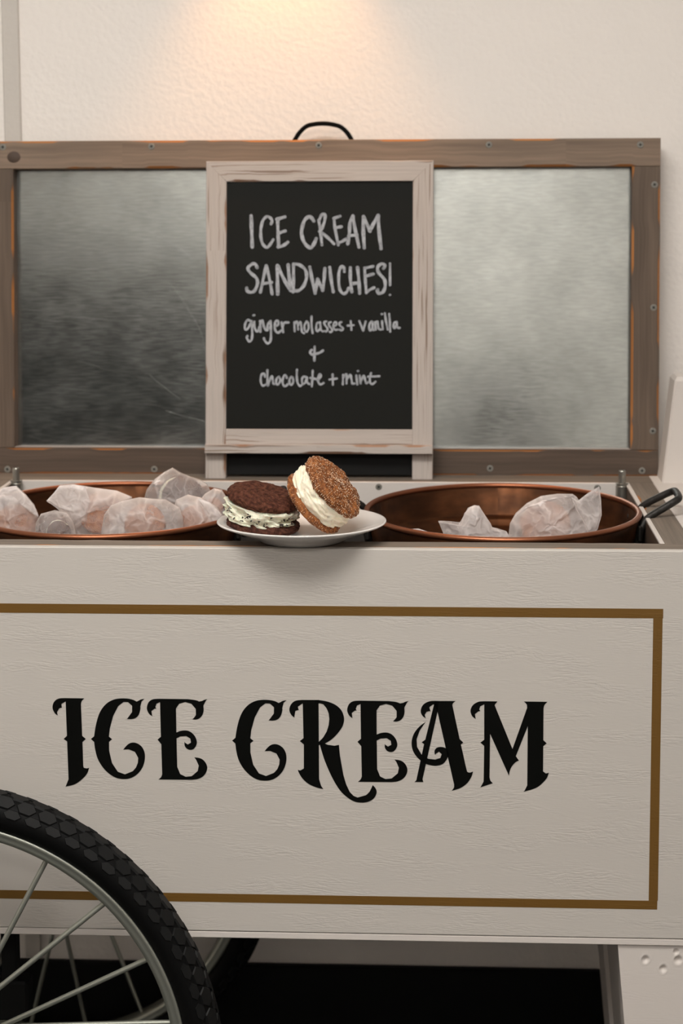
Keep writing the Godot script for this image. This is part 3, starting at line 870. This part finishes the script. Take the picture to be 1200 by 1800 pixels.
# standing in the x-y plane, its axle along z
func build_wheel(called: String, cart: Node, at: Vector3, turn: float, detailed: bool) -> Node3D:
	var wheel := Node3D.new()
	wheel.name = called
	wheel.transform = Transform3D(Basis(Vector3.BACK, turn), at)
	cart.add_child(wheel, true)
	var lie := Transform3D(Basis(Vector3.RIGHT, PI / 2.0), Vector3.ZERO)
	var sec := 0.0205
	var rc := 0.3030
	var prof := []
	for k in 29:
		var a := TAU * (k % 28) / 28.0
		prof.append(Vector2(rc + sec * cos(a), sec * 1.12 * sin(a)))
	part("tyre", lathe(prof, 128), M.rubber, wheel, lie)
	# steel rim: flanges, a groove and the bed between
	part("rim", lathe([Vector2(0.2715, -0.0135), Vector2(0.2855, -0.0145), Vector2(0.2862, -0.0128), Vector2(0.278, -0.0105), Vector2(0.278, 0.0105), Vector2(0.2862, 0.0128), Vector2(0.2855, 0.0145), Vector2(0.2812, 0.0146), Vector2(0.2802, 0.0138), Vector2(0.2775, 0.0146), Vector2(0.2735, 0.0135), Vector2(0.2715, 0.0095), Vector2(0.2705, 0.0), Vector2(0.2715, -0.0095), Vector2(0.2715, -0.0135)], 160), M.galv, wheel, lie)
	part("hub", lathe([Vector2(0.0, -0.034), Vector2(0.012, -0.034), Vector2(0.012, -0.030), Vector2(0.029, -0.029), Vector2(0.029, -0.025), Vector2(0.014, -0.022), Vector2(0.014, 0.022), Vector2(0.029, 0.025), Vector2(0.029, 0.029), Vector2(0.012, 0.030), Vector2(0.012, 0.034), Vector2(0.0, 0.034)], 40, 1, 1, true), M.galv, wheel, lie)
	var angles := [61.5, 44.3, 27.0, 10.2]
	for k in 16:
		angles.append(10.2 - (k + 1) * 18.16)
	for k in angles.size():
		var t := deg_to_rad(angles[k])
		var out := Vector3(cos(t), sin(t), 0)
		var across := Vector3(-sin(t), cos(t), 0)
		var off := -0.003 if k % 2 == 0 else 0.024
		var zz := 0.024 if k % 4 < 2 else -0.024
		part("spoke", tube([out * 0.2735 + Vector3(0, 0, zz * 0.12), across * off * 1.02 + out * 0.012 + Vector3(0, 0, zz)], 0.0031, 10, 1), M.galv, wheel)
	var joined := begin()
	var big := tread_block(0.0160, 0.0250)
	var small := tread_block(0.0105, 0.0225)
	var pitch := 80
	for row in 5:
		var phi := deg_to_rad([36.0, 67.0, -1.0, -38.0, -70.0][row])
		for k in pitch:
			var t := TAU * (k + (0.5 if row == 0 or row == 3 else 0.0)) / pitch
			var out := Vector3(cos(t), sin(t), 0)
			var nrm := out * cos(phi) + Vector3(0, 0, sin(phi) * 1.0)
			var pos := out * (rc + sec * cos(phi)) + Vector3(0, 0, sec * 1.12 * sin(phi))
			var along := Vector3(-sin(t), cos(t), 0)
			var xf := Transform3D(Basis(along, nrm, along.cross(nrm)), pos)
			var m := small if row in [1, 4] else big
			if detailed and row < 3 and t < deg_to_rad(100.0):
				part("tread_block", m, M.tread, wheel, xf)
			else:
				joined.append_from(m, 0, xf)
	var rest := part("tread", joined.commit(), M.tread, wheel)
	rest.set_meta("kind", "stuff")
	return wheel


# ---------------------------------------------------------------- the chalkboard sign leaning on the lid
func build_sign() -> void:
	var t := thing("chalkboard_sign", "whitewashed wooden framed chalkboard menu leaning against the open lid", "sign", Vector3(0, TOP + 0.0005, -0.495))
	t.rotation.x = deg_to_rad(-7.0)
	var l := -0.2172
	var r := 0.1000
	var top := 0.4425
	var w := 0.0285
	var d := 0.016
	for x: float in [l + w / 2, r - w / 2]:
		var s := -1.0 if x < 0.0 else 1.0
		# stile runs from the mitre at the top down to the foot
		var m := board(top + 0.002, w, d, 51 + int(s), LIME, RUBBED, 0.12, 0.0, 1.0 if s < 0.0 else 0.0)
		var basis := Basis(Vector3.BACK, PI / 2.0)
		if s > 0.0:
			m = board(top + 0.002, w, d, 54, LIME, RUBBED, 0.12, 1.0, 0.0)
			basis = Basis(Vector3.BACK, -PI / 2.0)
		else:
			m = board(top + 0.002, w, d, 57, LIME, RUBBED, 0.12, 0.0, 1.0)
		# the mitred side must be the short inner one: +y of the board faces outwards
		part("stile", m, M.lime, t, Transform3D(basis, Vector3(x, (top - 0.002) / 2 - 0.0, -d / 2)))
	part("top_rail", board(r - l, w, d, 61, LIME, RUBBED, 0.08, 1.02, 1.02), M.lime, t, Transform3D(Basis(), Vector3((l + r) / 2, top - w / 2, -d / 2)))
	part("bottom_rail", board(r - l - 2 * w, 0.0245, d, 62, LIME, RUBBED, 0.12), M.lime, t, Transform3D(Basis(), Vector3((l + r) / 2, 0.0685 - 0.01225, -d / 2)))
	part("ledge", board(r - l - 0.0015, 0.0125, 0.014, 63, LIME, RUBBED, 0.3), M.lime, t, Transform3D(Basis(), Vector3((l + r) / 2, 0.0410, 0.0068)))
	var slate := slab(l + w - 0.004, r - w + 0.004, 0.064, top - w + 0.004, -0.010, -0.004, "chalkboard", M.slate, t, 0.0005)
	slab(l + w + 0.0005, r - w - 0.0005, 0.004, 0.040, -0.0155, -0.0105, "back_strip", M.black, t, 0.001)
	var so := -slate.position
	for g in CHALK:
		var st := begin()
		st.set_smooth_group(-1)
		var k := 0
		for s: Array in g[2]:
			ribbon(st, s, g[1] * 0.0001, -0.00385 + 0.00004 * k)
			k += 1
		var called: String = g[0]
		part(called if called.length() > 1 else "letter_" + called.to_lower(), done(st), M.chalk, slate, Transform3D(Basis(), so))


# ---------------------------------------------------------------- pans
func build_pans() -> void:
	var t := thing("copper_pan", "copper pan nearest the white post, nearly empty, with a black iron handle sticking out", "pan", Vector3(0.1885, TOP + 0.002, -0.247), "pans sunk in the cart top")
	var rx := 0.1725
	var rz := 0.196
	var out := [Vector2(0.0, -0.0555), Vector2(0.90, -0.0555), Vector2(0.93, -0.054), Vector2(0.945, -0.050), Vector2(0.992, -0.003), Vector2(0.985, -0.0015), Vector2(0.975, -0.003), Vector2(0.945, -0.038), Vector2(0.935, -0.041), Vector2(0.90, -0.0425), Vector2(0.885, -0.045), Vector2(0.87, -0.051), Vector2(0.85, -0.053), Vector2(0.0, -0.053)]
	part("body", lathe(out, 96, rx, rz), M.copper, t)
	var p := []
	for k in 13:
		var a := TAU * (k % 12) / 12.0
		p.append(Vector2(0.986 + 0.0215 * cos(a), -0.001 + 0.0036 * sin(a)))
	part("rim", lathe(p, 96, rx, rz), M.rim, t)
	for s: float in [1.0, -1.0]:
		var pts := [Vector3(0.164, -0.045, 0.046), Vector3(0.167, -0.022, 0.045), Vector3(0.172, -0.010, 0.042), Vector3(0.180, -0.001, 0.039), Vector3(0.197, 0.009, 0.035), Vector3(0.212, 0.0175, 0.031), Vector3(0.2175, 0.0202, 0.022), Vector3(0.2185, 0.021, -0.010), Vector3(0.216, 0.0200, -0.028), Vector3(0.199, 0.011, -0.034), Vector3(0.183, 0.001, -0.039), Vector3(0.174, -0.009, -0.043), Vector3(0.168, -0.022, -0.046), Vector3(0.164, -0.045, -0.047)]
		var h := part("handle", tube(pts, 0.0046, 12, 4), M.iron, t, Transform3D(Basis(Vector3.UP, 0.0 if s > 0 else PI), Vector3.ZERO))
		for z: float in [0.045, -0.046]:
			slab(0.1640, 0.1700, -0.030, -0.010, z - 0.009, z + 0.009, "handle_plate", M.iron, h, 0.002)
			part("rivet", lathe([Vector2(0.0, 0.0), Vector2(0.005, 0.0), Vector2(0.0035, 0.002), Vector2(0.0, 0.0026)], 14), M.iron, h, Transform3D(Basis(Vector3.BACK, PI / 2.0), Vector3(0.1632, -0.016, z)))
	var u := t.duplicate()
	u.name = numbered("copper_pan")
	add_child(u)
	u.position.x = -0.3065
	u.set_meta("label", "copper pan on the left of the cart, heaped with paper wrapped sandwiches")


# ---------------------------------------------------------------- plate and sandwiches
# a baked disc: height along y, cracked and lumpy
func biscuit(r: float, t: float, id: int, lumps: float, tones: Array, nu := 96, nv := 40, dome := 0.0) -> Array:
	var n1 := noise(id, 62.0, 4)
	var n2 := noise(id + 1, 40.0, 2)
	var n3 := noise(id + 2, 120.0, 3)
	var p := []
	var c := []
	for j in nv + 1:
		var a := -1.0 + 2.0 * j / nv
		var rr := r * sin(PI / 2.0 * (1.0 - absf(a)))
		var yy := t * 0.5 * signf(a) * pow(1.0 - pow(rr / r, 4.5), 0.5)
		if yy > 0.0:
			yy += dome * (1.0 - pow(rr / r, 2.0))
		var row := []
		var tint := []
		for i in nu:
			var th := TAU * i / nu
			var q := Vector3(cos(th) * rr, yy, sin(th) * rr)
			var d := Vector3(cos(th) * pow(rr / r, 3.0), clampf(yy / t * 2.0, -1.0, 1.0) * (1.2 - rr / r), sin(th) * pow(rr / r, 3.0))
			var ridge := absf(n1.get_noise_3dv(q))
			var crack := clampf(1.0 - ridge * 9.0, 0.0, 1.0)
			var m := lumps * (0.9 * n2.get_noise_3dv(q) + 0.5 * n3.get_noise_3dv(q) - 0.7 * crack)
			row.append(q + d.normalized() * m)
			var k := clampf(0.5 + 1.1 * n3.get_noise_3dv(q * 1.7) - 0.45 * crack, 0.0, 1.0)
			tint.append((tones[0] as Color).lerp(tones[1], k))
		p.append(row)
		c.append(tint)
	var st := begin()
	st.set_smooth_group(0)
	for j in nv:
		for i in nu:
			var i2 := (i + 1) % nu
			for v in [[j, i], [j + 1, i2], [j, i2], [j, i], [j + 1, i], [j + 1, i2]]:
				st.set_color(c[v[0]][v[1]])
				st.add_vertex(p[v[0]][v[1]])
	return [done_flip(st), p]


func done_flip(st: SurfaceTool) -> ArrayMesh:
	st.generate_normals()
	return st.commit()


# filling pressed between two biscuits, its edge torn or smooth
func filling(r: float, t: float, id: int, rough: float, nu := 120, nv := 36) -> Array:
	var n1 := noise(id, 34.0, 3)
	var n2 := noise(id + 1, 90.0, 3)
	var p := []
	for j in nv + 1:
		var a := -1.0 + 2.0 * j / nv
		var rr := r * minf(1.0, pow(sin(PI / 2.0 * minf(1.0, (1.0 - absf(a)) * 2.2)), 0.8))
		var yy := t * 0.5 * clampf(a / 0.545, -1.0, 1.0)
		rr -= r * 0.03 * pow(absf(yy) / (t * 0.5), 3.0)
		rr = maxf(rr, 0.0)
		var row := []
		for i in nu:
			var th := TAU * i / nu
			var q := Vector3(cos(th) * rr, yy, sin(th) * rr)
			var edge := pow(rr / r, 6.0)
			var ledge := n1.get_noise_3d(q.x, q.y * 3.5, q.z)
			ledge = signf(ledge) * pow(absf(ledge), 0.55)
			var m := edge * (rough * 0.9 * ledge + rough * 0.55 * n2.get_noise_3d(q.x, q.y * 2.0, q.z))
			row.append(q + Vector3(cos(th) * m, 0.25 * m, sin(th) * m))
		p.append(row)
	var st := begin()
	st.set_smooth_group(0)
	for j in nv:
		for i in nu:
			var i2 := (i + 1) % nu
			for v in [[j, i], [j + 1, i2], [j, i2], [j, i], [j + 1, i], [j + 1, i2]]:
				st.add_vertex(p[v[0]][v[1]])
	return [done_flip(st), p]


func upright_on(axis: Vector3, spin := 0.0) -> Basis:
	var y := axis.normalized()
	var x := y.cross(Vector3.BACK).normalized()
	return Basis(x, y, x.cross(y)) * Basis(Vector3.UP, spin)


func scatter(called: String, points: Array, count: int, lo: int, hi: int, size: Vector2, mesh: Mesh, mat: Material, parent: Node, xf: Transform3D, lift := 0.0) -> void:
	var mm := MultiMesh.new()
	mm.transform_format = MultiMesh.TRANSFORM_3D
	mm.mesh = mesh
	mm.instance_count = count
	for k in count:
		var row: Array = points[rng.randi_range(lo, hi)]
		var q: Vector3 = row[rng.randi_range(0, row.size() - 1)]
		var b := Basis.from_euler(Vector3(rng.randf() * TAU, rng.randf() * TAU, rng.randf() * TAU)).scaled(Vector3.ONE * rng.randf_range(size.x, size.y))
		mm.set_instance_transform(k, Transform3D(b, q * (1.0 + lift)))
	var o := MultiMeshInstance3D.new()
	o.name = called
	o.multimesh = mm
	o.material_override = mat
	o.transform = xf
	o.set_meta("kind", "stuff")
	parent.add_child(o, true)


func build_plate() -> void:
	var at := Vector3(-0.0490, TOP + 0.0008, -0.0520)
	var t := thing("plate", "round white china plate on the front edge of the cart", "plate", at)
	part("dish", lathe([Vector2(0.0, 0.003), Vector2(0.046, 0.003), Vector2(0.047, 0.0), Vector2(0.050, 0.0), Vector2(0.053, 0.0022), Vector2(0.066, 0.0082), Vector2(0.082, 0.0142), Vector2(0.0965, 0.0198), Vector2(0.0985, 0.0215), Vector2(0.0980, 0.0226), Vector2(0.0960, 0.0226), Vector2(0.082, 0.0172), Vector2(0.066, 0.0115), Vector2(0.056, 0.0070), Vector2(0.050, 0.0058), Vector2(0.0, 0.0056)], 96), M.china, t)
	var brown := [Color(0.035, 0.012, 0.008), Color(0.115, 0.046, 0.030)]
	# chocolate and mint
	var s := thing("ice_cream_sandwich", "dark chocolate cookie sandwich with pale mint ice cream lying on the plate", "ice cream sandwich", at + Vector3(-0.0455, 0.0062, 0.0), "unwrapped sandwiches on the plate")
	var b1 := biscuit(0.0430, 0.0170, 101, 0.0016, brown)
	part("biscuit", b1[0], M.choc, s, Transform3D(upright_on(Vector3(0.09, 1.0, 0.07)), Vector3(0.0, 0.0118, 0.001)))
	var f := filling(0.0405, 0.0190, 201, 0.0075)
	var fx := Transform3D(upright_on(Vector3(0.15, 1.0, 0.10)), Vector3(-0.0015, 0.0265, 0.001))
	part("mint_filling", f[0], M.mint, s, fx)
	var chip := cbox(Vector3(1.0, 0.25, 0.5), 0.1)
	rng.seed = 5
	scatter("chocolate_flakes", f[1], 130, 12, 24, Vector2(0.0012, 0.0042), chip, M.chip, s, fx)
	var b2 := biscuit(0.0430, 0.0185, 131, 0.0019, [Color(0.045, 0.015, 0.009), Color(0.150, 0.056, 0.033)], 110, 48, 0.002)
	part("biscuit", b2[0], M.choc, s, Transform3D(upright_on(Vector3(0.21, 1.0, 0.13)), Vector3(0.0008, 0.0420, -0.001)))
	# ginger and vanilla, tipped against it
	var axis := Vector3(0.744, 0.649, 0.22).normalized()
	var g := thing("ice_cream_sandwich", "sugared ginger cookie sandwich with cream vanilla ice cream leaning on its neighbour", "ice cream sandwich", Vector3(-0.0215, TOP + 0.0570, -0.030), "unwrapped sandwiches on the plate")
	var tan := [Color(0.13, 0.036, 0.009), Color(0.42, 0.155, 0.046)]
	var c1 := biscuit(0.0425, 0.0150, 151, 0.0019, tan)
	var x1 := Transform3D(upright_on(-axis), axis * -0.0165)
	part("biscuit", c1[0], M.ginger, g, x1)
	var c2 := biscuit(0.0425, 0.0165, 171, 0.0034, tan, 110, 48, 0.003)
	var x2 := Transform3D(upright_on(axis), axis * 0.0150)
	part("biscuit", c2[0], M.ginger, g, x2)
	var v := filling(0.0395, 0.0225, 231, 0.0042)
	part("vanilla_filling", v[0], M.vanilla, g, Transform3D(upright_on(axis, 0.6), axis * -0.0005))
	var crystal := SphereMesh.new()
	crystal.radius = 0.5
	crystal.height = 1.0
	crystal.radial_segments = 4
	crystal.rings = 2
	scatter("sugar_crystals", c1[1], 1300, 2, 38, Vector2(0.0004, 0.0009), crystal, M.sugar, g, x1)
	scatter("sugar_crystals", c2[1], 2600, 4, 47, Vector2(0.0005, 0.0011), crystal, M.sugar, g, x2)


# ---------------------------------------------------------------- wrapped sandwiches
# a crumpled glassine bag: the outline blown up into a pillow, creased by folded noise
func bag(flat: Array, thick: float, id: int, crease := 1.0, cover := 0.33) -> Array:
	var raw: Array[Vector2] = []
	for i in range(0, flat.size(), 2):
		raw.append(Vector2(flat[i], flat[i + 1]) * 0.0001)
	var mid := Vector2.ZERO
	for q in raw:
		mid += q / raw.size()
	if Geometry2D.is_polygon_clockwise(PackedVector2Array(raw)):
		raw.reverse()
	var edge: Array[Vector2] = []
	for i in raw.size():
		for k in 9:
			edge.append(raw[i].lerp(raw[(i + 1) % raw.size()], k / 9.0))
	var n1 := noise(id, 16.0, 2)
	var n3 := noise(id + 2, 34.0, 3)
	var cells: Array[FastNoiseLite] = []
	for k in 2:
		var c := noise(id + 7 + k, [26.0, 80.0][k], 1)
		c.noise_type = FastNoiseLite.TYPE_CELLULAR
		c.fractal_type = FastNoiseLite.FRACTAL_NONE
		c.cellular_return_type = FastNoiseLite.RETURN_DISTANCE2_SUB
		cells.append(c)
	var rnd := RandomNumberGenerator.new()
	rnd.seed = id
	var reach := 0.0
	for q in raw:
		reach = maxf(reach, q.distance_to(mid))
	var cuts := []
	for k in 22:
		var a := rnd.randf() * TAU
		cuts.append([mid + Vector2.from_angle(rnd.randf() * TAU) * reach * sqrt(rnd.randf()) * 0.8, Vector2.from_angle(a) * rnd.randf_range(0.15, 0.95), thick * rnd.randf_range(0.45, 0.95), 1.0 if k % 2 == 0 else -1.0])
	var rings := 38
	var n := edge.size()
	var st := begin()
	for s: float in [1.0, -1.0]:
		var grid := []
		for j in rings + 1:
			var f := float(j) / rings
			var row := []
			for i in n:
				var q := mid.lerp(edge[i], f)
				var w := q + Vector2(n3.get_noise_2dv(q), n3.get_noise_2dv(q + Vector2(5, 3))) * 0.011
				var e1 := clampf((cells[0].get_noise_3d(w.x, w.y * 0.8, s) + 1.0) * 1.15, 0.0, 1.0)
				var e2 := clampf((cells[1].get_noise_3d(w.x, w.y * 0.8, s) + 1.0) * 1.3, 0.0, 1.0)
				var soft := n1.get_noise_3d(w.x, w.y, s)
				var puff := thick * pow(1.0 - pow(f, 2.6), 0.62)
				var fade := clampf((1.0 - f) * 6.0, 0.12, 1.0)
				var z := puff * (0.98 + 0.2 * soft)
				var z2 := 1.0
				for c: Array in cuts:
					if c[3] == s:
						var h: float = c[2] + (c[1] as Vector2).dot(w - (c[0] as Vector2))
						if h < z:
							z2 = z
							z = h
						elif h < z2:
							z2 = h
				if z < puff * 0.72:
					z = puff * 0.72
					z2 = 1.0
				z += crease * (0.0030 * (0.6 - e1) + 0.0016 * (0.6 - e2)) * fade
				var line := maxf(exp(-(z2 - z) * 2000.0), maxf(0.55 * pow(1.0 - e1, 8.0), 0.25 * pow(1.0 - e2, 9.0)))
				var opaque := clampf(cover + 0.44 * line + 0.34 * pow(f, 14.0) + 0.26 * soft, 0.24, 0.94)
				if j == rings:
					z = 0.001
				row.append([Vector3(q.x, q.y, s * maxf(z, 0.001)), opaque])
			grid.append(row)
		st.set_smooth_group(0 if s > 0 else 1)
		for j in rings:
			for i in n:
				var i2 := (i + 1) % n
				var v := [grid[j][i], grid[j][i2], grid[j + 1][i2], grid[j + 1][i]]
				var order := [0, 1, 2, 0, 2, 3] if s < 0.0 else [0, 2, 1, 0, 3, 2]
				if j == 0:
					order = [0, 2, 3] if s < 0.0 else [0, 3, 2]
				for k: int in order:
					st.set_color(Color(1, 1, 1, v[k][1]))
					st.add_vertex(v[k][0])
	st.generate_normals()
	return [st.commit(), mid]


func wrapped(shape: String, label: String, thick: float, id: int, inside: String, where: Vector3, axis: Vector3, r := 0.034, group := "paper wrapped sandwiches in the left pan", cat := "wrapped sandwich") -> void:
	var spec: Array = BAG_SHAPES[shape]
	var t := thing("wrapped_sandwich" if inside else "paper_wrapper", label, cat, Vector3(0, TOP, spec[0] * 0.0001), group)
	var b := bag(spec[1], thick, id, 1.0, 0.24 if inside == "chocolate" else 0.33)
	part("wrapper", b[0], M.paper, t)
	if BAG_SHAPES.has(shape + "_flap"):
		var loose: Array = BAG_SHAPES[shape + "_flap"]
		var fl := bag(loose[1], 0.0045, id + 20, 0.7, 0.30)
		part("paper_flap", fl[0], M.paper, t, Transform3D(Basis(), Vector3(0, 0, (loose[0] - spec[0]) * 0.0001)))
	if inside:
		var mid: Vector2 = b[1]
		var tones := [Color(0.05, 0.02, 0.014), Color(0.13, 0.055, 0.035)] if inside == "chocolate" else [Color(0.30, 0.10, 0.035), Color(0.50, 0.20, 0.08)]
		var mat: Material = M.choc if inside == "chocolate" else M.ginger
		var o := Vector3(mid.x, mid.y, 0) + where
		var bs := biscuit(r, 0.009, id + 40, 0.0012, tones, 36, 14)
		var up := upright_on(axis)
		part("biscuit", bs[0], mat, t, Transform3D(up, o - up.y * 0.0095))
		part("biscuit", bs[0], mat, t, Transform3D(up, o + up.y * 0.0095))
		part("filling", filling(r * 0.95, 0.012, id + 60, 0.002, 40, 12)[0], M.mint if inside == "chocolate" else M.vanilla, t, Transform3D(up, o))


func build_bags() -> void:
	wrapped("b6", "paper wrapped chocolate sandwich propped at the back of the left pan, highest of the heap", 0.036, 306, "chocolate", Vector3(0.004, -0.006, 0.0), Vector3(0.45, 0.15, 0.9), 0.029)
	wrapped("b7", "small paper wrapped bundle at the right end of the left pan, beside the chocolate cookie", 0.020, 307, "ginger", Vector3(0, 0, 0), Vector3(0.2, 0.2, 1.0), 0.012)
	wrapped("b3", "paper wrapped sandwich with an open bag corner sticking up at its left", 0.036, 303, "ginger", Vector3(0.010, -0.004, 0.0), Vector3(0.15, 0.25, 0.95), 0.026)
	wrapped("b1", "paper wrapped ginger sandwich at the far left, cut by the photo's edge", 0.038, 301, "ginger", Vector3(0.004, -0.014, 0.0), Vector3(0.1, 0.25, 0.95), 0.027)
	wrapped("b5", "creased paper wrapped sandwich next to the plate, low at the right of the heap", 0.034, 305, "ginger", Vector3(0.0, -0.004, 0.0), Vector3(-0.15, 0.2, 0.95), 0.022)
	wrapped("b4", "smooth white paper wrapped sandwich at the front middle of the left pan", 0.038, 304, "ginger", Vector3(0, -0.008, -0.002), Vector3(0.1, 0.2, 0.95), 0.025)
	wrapped("b2", "small paper wrapped chocolate sandwich low at the front of the left pan", 0.030, 302, "chocolate", Vector3(0.004, -0.004, 0.0), Vector3(0.2, 0.2, 0.95), 0.015)
	var g := "paper wrappings in the right pan"
	wrapped("r2", "large paper wrapped ginger sandwich with twisted end in the right pan", 0.038, 312, "ginger", Vector3(-0.008, -0.006, 0.0), Vector3(0.1, 0.25, 0.95), 0.031, g)
	wrapped("r1", "crumpled empty glassine bag with pointed corners in the right pan", 0.014, 311, "", Vector3.ZERO, Vector3.UP, 0.0, g, "paper bag")
	wrapped("r3", "small scrap of white paper behind the front rim, beside the plate", 0.010, 313, "", Vector3.ZERO, Vector3.UP, 0.0, g, "paper bag")


const TRIM := Color(0.24, 0.20, 0.168)
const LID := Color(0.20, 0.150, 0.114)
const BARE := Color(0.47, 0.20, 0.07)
const RUBBED := Color(0.36, 0.22, 0.15)
const LIME := Color(0.52, 0.465, 0.425)
const LAMP := 0.06


func _ready() -> void:
	# camera
	var cam := Camera3D.new()
	cam.name = "camera"
	add_child(cam)
	cam.transform = Transform3D(Basis(Vector3(0.9985, -0.0040, -0.0541), Vector3(-0.0027, 0.9925, -0.1219), Vector3(0.0542, 0.1219, 0.9911)).orthonormalized(), Vector3(0.1167, 1.3254, 2.1221))
	cam.projection = Camera3D.PROJECTION_FRUSTUM
	cam.near = 0.05
	cam.far = 50.0
	cam.size = 0.05 * 1800.0 / 3350.0
	cam.frustum_offset = Vector2(0.0, -188.0 / 3350.0 * 0.05)
	cam.current = true
	# air, exposure, depth of field
	var env := Environment.new()
	env.background_mode = Environment.BG_COLOR
	env.background_color = Color.BLACK
	env.tonemap_mode = Environment.TONE_MAPPER_LINEAR
	env.tonemap_exposure = 3.1
	env.sdfgi_enabled = true
	env.ssao_enabled = true
	env.ssil_enabled = true
	var we := WorldEnvironment.new()
	we.name = "world_environment"
	we.environment = env
	var lens := CameraAttributesPhysical.new()
	lens.frustum_focal_length = 67.0
	lens.frustum_focus_distance = 2.16
	lens.frustum_near = 0.05
	lens.frustum_far = 50.0
	lens.exposure_aperture = 6.3
	we.camera_attributes = lens
	add_child(we)
	make_materials()
	# the room's lamps, and one added panel
	ceiling_panel(Vector3(-0.3, 2.80, 1.35), Vector2(1.5, 0.8), 1.0, "flat glowing ceiling panel nearest the cart")
	ceiling_panel(Vector3(-0.1, 2.80, 3.45), Vector2(1.4, 0.7), 0.95, "added ceiling panel that brightens the wall mirrored in the metal sheet")  # added to brighten the far wall that the sheet mirrors
	wall_lamp()
	build_room()
	build_cart()
	build_sign()
	build_pans()
	build_plate()
	build_bags()
